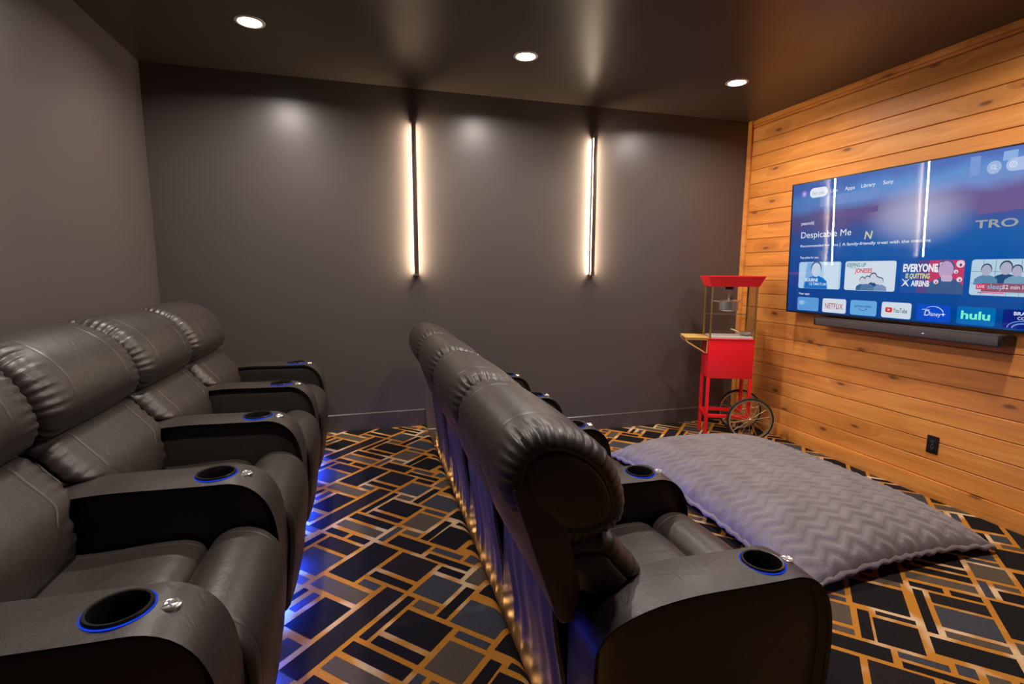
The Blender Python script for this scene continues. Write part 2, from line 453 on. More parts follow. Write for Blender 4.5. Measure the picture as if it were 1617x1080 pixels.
def clip(poly, ax, val, keep_less):
    out = []
    for i in range(len(poly)):
        a, b = poly[i], poly[(i+1) % len(poly)]
        ia = (a[ax] <= val) if keep_less else (a[ax] >= val)
        ib = (b[ax] <= val) if keep_less else (b[ax] >= val)
        if ia: out.append(a)
        if ia != ib:
            t = (val - a[ax])/(b[ax] - a[ax])
            out.append((a[0] + t*(b[0]-a[0]), a[1] + t*(b[1]-a[1])))
    return out

def carpet_mesh(name, xs, y0, y1, mapf, oa, ob):
    """xs: strip boundaries along the run of the carpet; mapf(s, y, lift) -> point"""
    bm = bmesh.new()
    P, G, S2 = 0.689, 0.004, math.sqrt(2)
    def face(poly, lift, mi):
        if len(poly) < 3: return
        vs_ = [bm.verts.new(mapf(s, y, lift)) for s, y in poly]
        f = bm.faces.new(vs_); f.material_index = mi
        f.smooth = True
    for i in range(len(xs)-1):
        face([(xs[i], y0), (xs[i+1], y0), (xs[i+1], y1), (xs[i], y1)], 0.0, 0)
    for c, a0, a1, b0, b1 in CELLS:
        a0, a1, b0, b1 = a0/1000-G+oa, a1/1000+G+oa, b0/1000-G+ob, b1/1000+G+ob
        q = [((a+b)/S2, (a-b)/S2) for a, b in ((a0, b0), (a1, b0), (a1, b1), (a0, b1))]
        cx = sum(p[0] for p in q)/4; cy = sum(p[1] for p in q)/4
        T = P*S2
        for m in range(int((xs[0]-cx)/T)-2, int((xs[-1]-cx)/T)+3):
            for n in range(int((y0-cy)/T)-2, int((y1-cy)/T)+3):
                pl = [(x+m*T, y+n*T) for x, y in q]
                pl = clip(clip(pl, 1, y0, False), 1, y1, True) if pl else pl
                if len(pl) < 3: continue
                for i in range(len(xs)-1):
                    if max(p[0] for p in pl) < xs[i] or min(p[0] for p in pl) > xs[i+1]: continue
                    r = clip(pl, 0, xs[i], False)
                    r = clip(r, 0, xs[i+1], True) if len(r) > 2 else r
                    face(r, 0.0012, MAT_I[c])
    me = bpy.data.meshes.new(name); bm.to_mesh(me); bm.free()
    for kx in ('line', 'K', 'D', 'T', 'B'): me.materials.append(M['cpt_'+kx])
    return me

NR = 0.042
ARC = NR*PI/2
S0 = XE - NR
def nose(s, y, lift):
    if s <= S0: return Vector((s, y, RZ + lift))
    a = (s-S0)/NR
    if a <= PI/2:
        return Vector((S0 + (NR+lift)*math.sin(a), y, RZ - NR + (NR+lift)*math.cos(a)))
    return Vector((XE + lift, y, RZ - NR - (s-S0-ARC)))
strips = [0.0, S0] + [S0 + ARC*i/10 for i in range(1, 11)] + [S0 + ARC + 0.012]
pf = structure(link('floor_platform', carpet_mesh('floor_platform', strips, -RD, 0.0, nose, 0, 0)))
tag(pf, 'raised carpeted platform floor', 'floor'); del pf['category']
structure(box('floor_riser', 0.0, XE-0.004, -RD, 0.0, 0.0, RZ-NR-0.004, M['vinyl']))
structure(link('floor', carpet_mesh('floor', [XE-0.031, RW], -RD, 0.0, lambda s, y, l: Vector((s, y, l)), -0.1805, -0.2540)))
structure(box('floor_slab', -0.10, RW+0.10, -RD-0.10, 0.10, -0.08, -0.002, M['base']))

# amber light strip tucked under the platform nosing
st = tag(box('step_light', XE-0.0035, XE-0.0005, -RD+0.05, -0.03, 0.092, 0.112, M['blackpl']),
         'amber led strip tucked under the carpeted edge of the platform', 'light strip')
bm = bmesh.new()
y = -RD+0.10
while y < -0.05:
    add_box(bm, XE-0.0005, XE+0.0045, y-0.006, y+0.006, 0.098, 0.110)
    y += 0.085
lb = link('led_bulbs', bm_mesh(bm, 'led_bulbs'), M['stepled'], st); lb['kind'] = 'stuff'

# ------------------------------------------------------------------ ceiling downlights
def downlight(x, y, label, group):
    t = empty('downlight', (x, y, RH), label, 'downlight', group)
    lathe('trim_ring', [(0.060, -0.0005), (0.060, -0.004), (0.064, -0.007), (0.078, -0.004), (0.080, -0.0005)], M['trimwhite'], t, n=40, closed=True)
    lathe('lens', [(0.0598, -0.0008), (0.0598, -0.003), (0.040, -0.0042)], M['lens'], t, n=40)
    ld = bpy.data.lights.new('downlight_beam', 'AREA')
    ld.shape = 'DISK'; ld.size = 0.114; ld.energy = DOWNLIGHT_W; ld.color = DOWNLIGHT_COL; ld.spread = math.radians(161)
    lo = bpy.data.objects.new('beam', ld); COL.objects.link(lo); lo.parent = t; lo.location = (0, 0, -0.0075)
DG = 'recessed ceiling downlights'
for ix, x in enumerate((0.823, 2.425, 4.035)):
    for iy, y in enumerate((-0.81, -2.41)):
        if iy == 0:
            lab = ('lit round downlight in the ceiling over the platform recliners', 'lit round downlight in the ceiling between the two wall sconces',
                   'lit round downlight in the ceiling above the popcorn cart')[ix]
        else:
            lab = ('round recessed downlight above the platform row, farther from the sconce wall', 'round recessed downlight above the lower recliner row',
                   'round recessed downlight above the grey floor cushion')[ix]
        downlight(x, y, lab, DG)

# ------------------------------------------------------------------ wall sconces
def sconce(x, label):
    z0, z1 = 1.395, 2.555
    t = empty('wall_sconce', (x, 0, z0), label, 'wall sconce', 'vertical light bars on the dark wall')
    H = z1 - z0
    box('back_plate', -0.0085, 0.0085, -0.026, -0.0005, 0.012, H-0.012, M['bronze'], t, bev=0.002)
    box('diffuser', -0.0085, 0.0085, -0.046, -0.0265, 0.020, H-0.020, M['sconce'], t)
    box('face_bar', -0.0165, 0.0165, -0.058, -0.0465, 0.006, H-0.006, M['bronze'], t, bev=0.003)
    for zz in (0.0, H-0.016):
        box('end_cap', -0.0185, 0.0185, -0.066, -0.0005, zz, zz+0.016, M['bronze'], t, bev=0.003)
    for zz in (-0.03, H):
        box('bracket', -0.008, 0.008, -0.03, -0.0005, zz, zz+0.03, M['bronze'], t, bev=0.003)
sconce(1.781, 'glowing vertical bar sconce on the dark wall, farther from the wood wall')
sconce(3.281, 'glowing vertical bar sconce on the dark wall, nearer the wood wall')

# ------------------------------------------------------------------ recliners
def catmull(pts, n, closed=True):
    k = len(pts); out = []
    dens = 12
    P = [Vector((p[0], p[1])) for p in pts]
    rng = range(k) if closed else range(k-1)
    for i in rng:
        if closed: p0, p1, p2, p3 = P[i-1], P[i], P[(i+1) % k], P[(i+2) % k]
        else: p0, p1, p2, p3 = P[max(i-1, 0)], P[i], P[i+1], P[min(i+2, k-1)]
        for j in range(dens):
            t = j/dens
            out.append(0.5*((2*p1) + (p2-p0)*t + (2*p0-5*p1+4*p2-p3)*t*t + (3*p1-p0-3*p2+p3)*t**3))
    if not closed: out.append(P[-1])
    # resample by arc length
    m = len(out); d = [0]
    for i in range(m if closed else m-1):
        d.append(d[-1] + (out[(i+1) % m]-out[i]).length)
    res = []; j = 0
    for q in range(n):
        s = d[-1]*q/(n if closed else n-1)
        while j < len(d)-2 and d[j+1] < s: j += 1
        t = (s-d[j])/max(1e-9, d[j+1]-d[j])
        res.append(out[j].lerp(out[(j+1) % m], min(1, max(0, t))))
    return res

def normals2(prof):
    k = len(prof); c = sum(prof, Vector((0, 0)))/k; ns = []
    for i in range(k):
        t = (prof[(i+1) % k] - prof[i-1]).normalized()
        n = Vector((t.y, -t.x))
        ns.append(n)
    # outward: signed area
    A = sum(prof[i].x*prof[(i+1) % k].y - prof[(i+1) % k].x*prof[i].y for i in range(k))
    if A < 0: ns = [-n for n in ns]
    return ns

def smooth(a, b, t):
    t = max(0, min(1, (t-a)/(b-a))); return t*t*(3-2*t)

def cushion(name, pts, w, n=88, edge=0.05, ruche=0.0, seam_y=None, rz0=None, seedv=1, crown=0.012, capdepth=0.012, taper=None, foldn=26):
    """pts: closed outline in x,z.  Swept over y in [-w, w]; ends pulled in to a seam, gathered folds near the ends"""
    rnd = random.Random(seedv)
    prof = catmull(pts, n); ns = normals2(prof)
    ys = set()
    m = 34
    for i in range(m+1):
        t = i/m; ys.add(round(w*(1-(1-t)**1.9)*0.999, 5))
    if seam_y:
        for d in (-0.007, -0.003, 0, 0.003, 0.007): ys.add(round(seam_y+d, 5))
    ys = sorted(ys); ys = [-v for v in ys[::-1] if v > 0] + ys
    f1 = [rnd.uniform(0, 2*PI) for _ in range(8)]
    fold = []
    for side in (0, 1):
        arr = []
        for j in range(n):
            v = 2*PI*j/n
            w1 = v*foldn/2 + f1[side] + 1.6*math.sin(3*v+f1[2+side]) + 0.9*math.sin(7*v+f1[6])
            s = 0.75*(abs(math.sin(w1))**0.7)*(0.65+0.35*math.sin(5*v+f1[7])) + 0.30*math.sin(v*foldn*0.83 + f1[4+side] + 1.4*math.sin(2*v))
            arr.append(s - 0.35)
        fold.append(arr)
    bm = bmesh.new(); rings = []
    for y in ys:
        ay = abs(y); side = 0 if y < 0 else 1
        dist = w - ay
        # rounded end
        ins = 0.0
        if dist < edge:
            q = 1 - dist/edge; ins = edge*0.75*(1 - math.sqrt(max(0, 1-q*q)))
        ins -= crown*(1-(ay/w)**2)
        if seam_y: ins += 0.0015*math.exp(-((ay-seam_y)/0.0035)**2)
        amp = ruche*smooth(w*0.58, w*0.97, ay)
        ring = []
        for j in range(n):
            p = prof[j] - ns[j]*(ins - amp*fold[side][j])
            yy = y
            if taper:
                yy = y*taper(p.y)
            ring.append(bm.verts.new((p.x, yy, p.y)))
        rings.append(ring)
    for i in range(len(rings)-1):
        A, B = rings[i], rings[i+1]
        for j in range(n):
            bm.faces.new((A[j], A[(j+1) % n], B[(j+1) % n], B[j]))
    ins_end = edge*0.75
    for ring, s in ((rings[0], -1), (rings[-1], 1)):
        base = [(prof[j].x - ns[j].x*ins_end, ring[j].co.y, prof[j].y - ns[j].y*ins_end) for j in range(n)]
        c = sum((Vector(p) for p in base), Vector())/n
        prev = ring
        for sc_, dy in ((0.955, -0.005), (0.92, 0.001), (0.84, capdepth*0.6), (0.6, capdepth*0.95), (0.3, capdepth)):
            cur = [bm.verts.new((c.x + (p[0]-c.x)*sc_, p[1] + s*dy, c.z + (p[2]-c.z)*sc_)) for p in base]
            for j in range(n):
                bm.faces.new((prev[j], prev[(j+1) % n], cur[(j+1) % n], cur[j]))
            prev = cur
        bm.faces.new(prev)
    return bm_mesh(bm, name, 75)

ARM_W = 0.0815
ARM_P = [(-0.545, 0.03), (-0.545, 0.22), (-0.545, 0.50), (-0.532, 0.560), (-0.49, 0.600), (-0.40, 0.630), (-0.27, 0.643), (-0.10, 0.640), (0.0, 0.638),
         (0.055, 0.637), (0.10, 0.622), (0.138, 0.588), (0.163, 0.540), (0.176, 0.48), (0.180, 0.41), (0.176, 0.30), (0.163, 0.15), (0.150, 0.03)]
def arm_outline():
    top = catmull(ARM_P, 90, closed=False)
    bottom = [Vector((0.150 + (-0.695)*i/10, 0.03)) for i in range(1, 10)]
    return top + bottom
def arm_meshes():
    prof = arm_outline(); ns = normals2(prof); n = len(prof); r = 0.024
    ys = []
    for i in range(7):
        a = PI/2*i/6; ys.append((-ARM_W + r*(1-math.sin(a)), r*(1-math.cos(PI/2-a))))
    seq = ys + [(-0.03, 0), (0.0, 0), (0.03, 0)] + [(-y, d) for y, d in ys[::-1]]
    bm = bmesh.new(); rings = []
    for y, d in seq:
        rings.append([])
        for j in range(n):
            p = prof[j] - ns[j]*(d - 0.005*(1-(y/ARM_W)**2)*max(0, ns[j].y))
            rings[-1].append(bm.verts.new((p.x, y, max(0.03, p.y))))
    for i in range(len(rings)-1):
        A, B = rings[i], rings[i+1]
        for j in range(n): bm.faces.new((A[j], A[(j+1) % n], B[(j+1) % n], B[j]))
    # puffed side panels
    for ring, s in ((rings[0], -1), (rings[-1], 1)):
        c = Vector((-0.16, ring[0].co.y, 0.33)); prev = ring
        for sc_, dy in ((0.97, 0.0025), (0.92, 0.005), (0.80, 0.008), (0.5, 0.010)):
            cur = [bm.verts.new((c.x+(v.co.x-c.x)*sc_, c.y + s*dy, c.z+(v.co.z-c.z)*sc_)) for v in ring]
            for j in range(n): bm.faces.new((prev[j], prev[(j+1) % n], cur[(j+1) % n], cur[j]))
            prev = cur
        bm.faces.new(prev)
    raw = bm_mesh(bm, 'arm')
    raw.materials.append(M['leather'])
    # cut the cup well
    cb = bmesh.new()
    bmesh.ops.create_cone(cb, cap_ends=True, segments=40, radius1=0.0500, radius2=0.0500, depth=0.14, matrix=Matrix.Translation((0, 0, 0.625)))
    cm = bpy.data.meshes.new('cut'); cb.to_mesh(cm); cb.free()
    a = bpy.data.objects.new('a', raw); c = bpy.data.objects.new('c', cm)
    COL.objects.link(a); COL.objects.link(c)
    md = a.modifiers.new('b', 'BOOLEAN'); md.object = c; md.operation = 'DIFFERENCE'; md.solver = 'EXACT'
    dg = bpy.context.evaluated_depsgraph_get(); dg.update()
    me = bpy.data.meshes.new_from_object(a.evaluated_get(dg))
    bpy.data.objects.remove(a); bpy.data.objects.remove(c)
    me.name = 'arm'
    me.polygons.foreach_set('use_smooth', [True]*len(me.polygons)); me.set_sharp_from_angle(angle=math.radians(50))
    # welt seams following both edges of the top strap
    seams = []
    for s in (-1, 1):
        pts = []
        for j in range(18, 78):
            p = prof[j] - ns[j]*0.0085
            pts.append((p.x, s*(ARM_W-0.0085+0.0015), p.y))
        b2 = bmesh.new(); add_tube(b2, pts, 0.0016, 6)
        pts2 = [(prof[j].x - ns[j].x*0.0022, s*(ARM_W-0.020), prof[j].y - ns[j].y*0.0022 + 0.0012*max(0, ns[j].y)) for j in range(18, 78)]
        add_tube(b2, pts2, 0.0009, 5)
        seams.append(bm_mesh(b2, 'seam', 60))
    # fold line across the strap behind the cup holder
    b3 = bmesh.new()
    add_tube(b3, [(-0.262 - 0.01*math.cos(t*PI/2), t*ARM_W*0.86, 0.6475 - 0.006*t*t) for t in [i/8-1 for i in range(17)]], 0.0010, 6)
    strap = bm_mesh(b3, 'strap_seam', 60)
    return me, seams, strap
ARM_ME, SEAM_ME, STRAP_ME = arm_meshes()
def cup_mesh():
    bm = bmesh.new()
    add_lathe(bm, [(0.0, 0.5605), (0.0470, 0.5605), (0.0478, 0.60), (0.0480, 0.6450), (0.0495, 0.6485), (0.0545, 0.6490), (0.0565, 0.6460), (0.0565, 0.6400),
                   (0.0495, 0.6400), (0.0495, 0.5585), (0.0, 0.5585)], 44)
    bmesh.ops.remove_doubles(bm, verts=bm.verts[:], dist=1e-5)
    return bm_mesh(bm, 'cup_holder', 35)
CUP_ME = cup_mesh()
def ring_mesh():
    bm = bmesh.new()
    add_lathe(bm, [(0.0588+0.0015*math.cos(a), 0.6428+0.0015*math.sin(a)) for a in [i*PI/4 for i in range(8)]], 48, closed=True)
    return bm_mesh(bm, 'light_ring', 60)
RING_ME = ring_mesh()
def button_mesh():
    bm = bmesh.new()
    add_lathe(bm, [(0.0195, 0.638), (0.0195, 0.6445), (0.0165, 0.6475), (0.0150, 0.6465)], 28, at=(0.083, 0, -0.0085))
    for a in (0.5, 0.5+PI/2):
        t = bmesh.new(); add_box(t, -0.013, 0.013, -0.002, 0.002, 0.645, 0.648, 0.0008, 1)
        merge(bm, t, Matrix.Translation((0.083, 0, -0.0085)) @ Matrix.Rotation(a, 4, 'Z'))
    return bm_mesh(bm, 'control_button', 35)
BTN_ME = button_mesh()
FOOT_ME = None
def foot_mesh():
    bm = bmesh.new(); add_lathe(bm, [(0.022, 0.0005), (0.026, 0.006), (0.024, 0.031)], 16); return bm_mesh(bm, 'foot', 40)
FOOT_ME = foot_mesh()

HEAD_P = [(-0.475, 0.768), (-0.428, 0.795), (-0.408, 0.855), (-0.430, 0.935), (-0.480, 1.003), (-0.555, 1.052), (-0.635, 1.068), (-0.700, 1.045),
          (-0.738, 0.985), (-0.735, 0.910), (-0.690, 0.840), (-0.610, 0.775), (-0.54, 0.757)]
LUMB_P = [(-0.445, 0.765), (-0.398, 0.715), (-0.345, 0.645), (-0.318, 0.565), (-0.328, 0.497), (-0.400, 0.455), (-0.500, 0.455), (-0.565, 0.52), (-0.600, 0.64), (-0.615, 0.755), (-0.53, 0.785)]
SEAT_P = [(-0.42, 0.40), (-0.425, 0.455), (-0.385, 0.484), (-0.26, 0.486), (-0.11, 0.494), (-0.040, 0.486), (-0.010, 0.455), (-0.010, 0.395), (-0.12, 0.375), (-0.32, 0.375)]
FOOT_P = [(-0.004, 0.40), (0.006, 0.468), (0.045, 0.503), (0.095, 0.510), (0.145, 0.492), (0.184, 0.447), (0.200, 0.380), (0.196, 0.280), (0.180, 0.160), (0.166, 0.085), (0.120, 0.062), (0.060, 0.08), (0.015, 0.20), (-0.002, 0.32)]
HEAD_ME = cushion('headrest', HEAD_P, 0.318, n=140, edge=0.062, ruche=0.0095, seam_y=0.178, seedv=3, crown=0.010, capdepth=0.010, foldn=44)
LUMB_ME = cushion('lumbar_cushion', LUMB_P, 0.305, n=110, edge=0.060, ruche=0.0085, seam_y=0.185, seedv=5, crown=0.006, foldn=34,
                  taper=lambda z: 0.790 + 0.210*smooth(0.600, 0.655, z))
SEAT_ME = cushion('seat_cushion', SEAT_P, 0.2385, n=72, edge=0.026, seam_y=0.195, crown=0.010, capdepth=0.0)
FREST_ME = cushion('footrest', FOOT_P, 0.2385, n=80, edge=0.022, seam_y=0.190, crown=0.008, capdepth=0.0)

def shell_mesh():
    poly = [(-0.600, 0.925), (-0.685, 0.950), (-0.722, 0.930), (-0.604, 0.580), (-0.590, 0.560), (-0.556, 0.560), (-0.540, 0.64)]
    bm = bmesh.new()
    A = [bm.verts.new((x, -0.318, zz)) for x, zz in poly]; B = [bm.verts.new((x, 0.318, zz)) for x, zz in poly]
    bm.faces.new(A); bm.faces.new(B[::-1])
    for i in range(len(poly)):
        j = (i+1) % len(poly); bm.faces.new((A[i], A[j], B[j], B[i]))
    bmesh.ops.recalc_face_normals(bm, faces=bm.faces[:])
    bmesh.ops.bevel(bm, geom=bm.edges[:], offset=0.010, segments=3, affect='EDGES', profile=0.6)
    return bm_mesh(bm, 'back_shell', 40)
SHELL_ME = shell_mesh()
def drop_mesh():
    """hanging dust panel below the back shell, a little slack"""
    bm = bmesh.new(); n, m = 60, 14; g = []
    w = 0.238
    for i in range(n+1):
        y = -w + 2*w*i/n; row = []
        for j in range(m+1):
            t = j/m; zz = 0.570 - 0.545*t
            x = -0.588 + 0.042*smooth(0, 0.7, t) + 0.006*t*math.sin(9*PI*i/n + 0.7) + 0.003*math.sin(23*i/n)
            row.append((x, y, zz))
        g.append(row)
    F = [[bm.verts.new(p) for p in r] for r in g]
    K = [[bm.verts.new((p[0]+0.012, p[1], p[2])) for p in r] for r in g]
    for i in range(n):
        for j in range(m):
            bm.faces.new((F[i][j], F[i+1][j], F[i+1][j+1], F[i][j+1])); bm.faces.new((K[i][j], K[i][j+1], K[i+1][j+1], K[i+1][j]))
    for i in range(n):
        for j in (0, m): bm.faces.new((F[i][j], F[i+1][j], K[i+1][j], K[i][j]))
    for j in range(m):
        for i in (0, n): bm.faces.new((F[i][j], F[i][j+1], K[i][j+1], K[i][j]))
    return bm_mesh(bm, 'back_panel', 60)
DROP_ME = drop_mesh()
def boxmesh(name, *a, bev=0.0):
    bm = bmesh.new(); add_box(bm, *a, bev); return bm_mesh(bm, name, 40 if bev else None)
BASE_ME = boxmesh('base', -0.50, 0.09, -0.238, 0.238, 0.05, 0.38, bev=0.008)
GLOW_ME = boxmesh('underglow_strip', 0.118, 0.130, -0.235, 0.235, 0.030, 0.038)
GLOWB_ME = boxmesh('underglow_mount', 0.10, 0.14, -0.238, 0.238, 0.0385, 0.066)

def add_arm(t, s):
    a = link('arm', ARM_ME, M['leather'], t, (0, s*PITCHW/2, 0))
    link('cup_holder', CUP_ME, M['gunmetal'], a)['label'] = 'dark metal cup holder'
    link('light_ring', RING_ME, M['bluering'], a)['label'] = 'blue glowing ring round the cup holder'
    link('control_button', BTN_ME, M['chrome'], a)['label'] = 'chrome round control button'
    for me in SEAM_ME: link('seam', me, M['thread'], a)
    link('strap_seam', STRAP_ME, M['thread'], a)
    for x in (-0.46, 0.09): link('foot', FOOT_ME, M['blackpl'], a, (x, 0, 0))

def recliner(loc, label, group, both):
    t = empty('recliner', loc, label, 'recliner', group)
    link('base', BASE_ME, M['vinyl'], t)
    link('seat_cushion', SEAT_ME, M['leather'], t)
    link('footrest', FREST_ME, M['leather'], t)
    link('lumbar_cushion', LUMB_ME, M['leather'], t)
    link('headrest', HEAD_ME, M['leather'], t)
    link('back_shell', SHELL_ME, M['vinyl'], t)
    link('back_panel', DROP_ME, M['cloth'], t)
    link('underglow_mount', GLOWB_ME, M['blackpl'], t)
    link('underglow_strip', GLOW_ME, M['blue'], t)['label'] = 'blue led strip'
    add_arm(t, 1)
    if both: add_arm(t, -1)
    return t

ORD = ('end seat beside the sconce wall', 'second seat from the sconce wall', 'third seat from the sconce wall', 'fourth and last seat from the sconce wall')
for i in range(4):
    recliner((0.918, -0.445-PITCHW*(i+0.5), RZ+0.0012), 'black leather recliner on the raised platform, ' + ORD[i], 'recliners in the platform row', i == 3)
for i in range(4):
    recliner((2.418, -0.411-PITCHW*(i+0.5), 0.0012), 'black leather recliner in the lower row, ' + ORD[i], 'recliners in the lower row', i == 3)

# ------------------------------------------------------------------ plush floor cushion
def floor_cushion():
    c = [(3.19, -2.50), (4.47, -2.46), (4.42, -0.80), (3.17, -0.70)]   # NL, NR, FR, FL
    NX, NY = 170, 260
    top = []; bot = []
    def pos(u, v):
        x = (1-u)*(1-v)*c[0][0] + u*(1-v)*c[1][0] + u*v*c[2][0] + (1-u)*v*c[3][0]
        y = (1-u)*(1-v)*c[0][1] + u*(1-v)*c[1][1] + u*v*c[2][1] + (1-u)*v*c[3][1]
        # sides drawn in between the corners
        eu = 4*u*(1-u); ev = 4*v*(1-v)
        x += (0.5-u)*0.09*ev; y += (0.5-v)*0.07*eu
        return x, y
    def hgt(u, v):
        a = max(0, 1-abs(2*u-1)**2.6); b = max(0, 1-abs(2*v-1)**4.2)
        return (a**0.55)*(b**0.50)
    rnd = random.Random(2)
    ph = [rnd.uniform(0, 6.28) for _ in range(12)]
    vs_, fs = [], []
    W_, L_ = 1.26, 1.75
    def zedge(u, v):   # the seam is off the floor, drooping at the middle of each side
        d = abs(2*u-1)*abs(2*v-1)
        return 0.075 - 0.035*d**3
    for j in range(NY+1):
        for i in range(NX+1):
            u, v = i/NX, j/NY
            x, y = pos(u, v); h = hgt(u, v)
            s = u*W_; q = v*L_
            tri = abs(((s/0.155) % 1.0) - 0.5)*2
            k = ((q + 0.052*tri)/0.066) % 1.0
            ridge = smooth(0.06, 0.22, k)*(1-smooth(0.60, 0.76, k))
            z = zedge(u, v) + 0.185*h*(0.93 + 0.07*math.sin(2.1*q+ph[0])) + 0.0085*ridge*smooth(0.05, 0.35, h)
            z += 0.006*h*math.sin(5*s+ph[1]+2*q)*math.sin(3.1*q+ph[2])
            ed = min(u, 1-u)*W_; ed2 = min(v, 1-v)*L_; e = min(ed, ed2)
            z += 0.006*math.exp(-(e/0.03)**2)*math.sin(70*(s+q)+3*math.sin(9*(s-q)))
            vs_.append((x, y, z))
    n0 = len(vs_)
    for j in range(NY+1):
        for i in range(NX+1):
            u, v = i/NX, j/NY
            x, y = pos(u, v); h = hgt(u, v)
            z = (zedge(u, v)-0.016)*(1-smooth(0.0, 0.85, h)) + 0.004
            vs_.append((x, y, z))
    R_ = NX+1
    for j in range(NY):
        for i in range(NX):
            a = j*R_+i
            fs.append((a, a+1, a+1+R_, a+R_)); fs.append((n0+a, n0+a+R_, n0+a+R_+1, n0+a+1))
    for j in range(NY):
        for i in (0, NX):
            a = j*R_+i; fs.append((a, a+R_, n0+a+R_, n0+a))
    for i in range(NX):
        for j in (0, NY):
            a = j*R_+i; fs.append((a, n0+a, n0+a+1, a+1))
    cx, cy = 3.81, -1.6
    vs_ = [(x-cx, y-cy, z) for x, y, z in vs_]
    me = bpy.data.meshes.new('cushion'); me.from_pydata(vs_, [], fs); me.update()
    bm = bmesh.new(); bm.from_mesh(me); bmesh.ops.recalc_face_normals(bm, faces=bm.faces[:]); bm.to_mesh(me); bm.free()
    me.polygons.foreach_set('use_smooth', [True]*len(me.polygons))
    t = empty('floor_cushion', (cx, cy, 0.0012), 'large flat grey plush cushion with chevron ridges lying on the carpet', 'cushion')
    link('cover', me, M['plush'], t)
    # welted seam round the rim
    rim = []
    for i in range(0, NX): rim.append(vs_[i])
    for j in range(0, NY): rim.append(vs_[j*R_+NX])
    for i in range(NX, 0, -1): rim.append(vs_[NY*R_+i])
    for j in range(NY, 0, -1): rim.append(vs_[j*R_])
    rim = [Vector(p) + Vector((0, 0, -0.008)) for p in rim[::3]]
    tube('rim_welt', rim, [0.0135 + 0.003*math.sin(i*1.9) + 0.0015*math.sin(i*0.7) for i in range(len(rim))], M['plush'], t, n=8, closed=True)
floor_cushion()

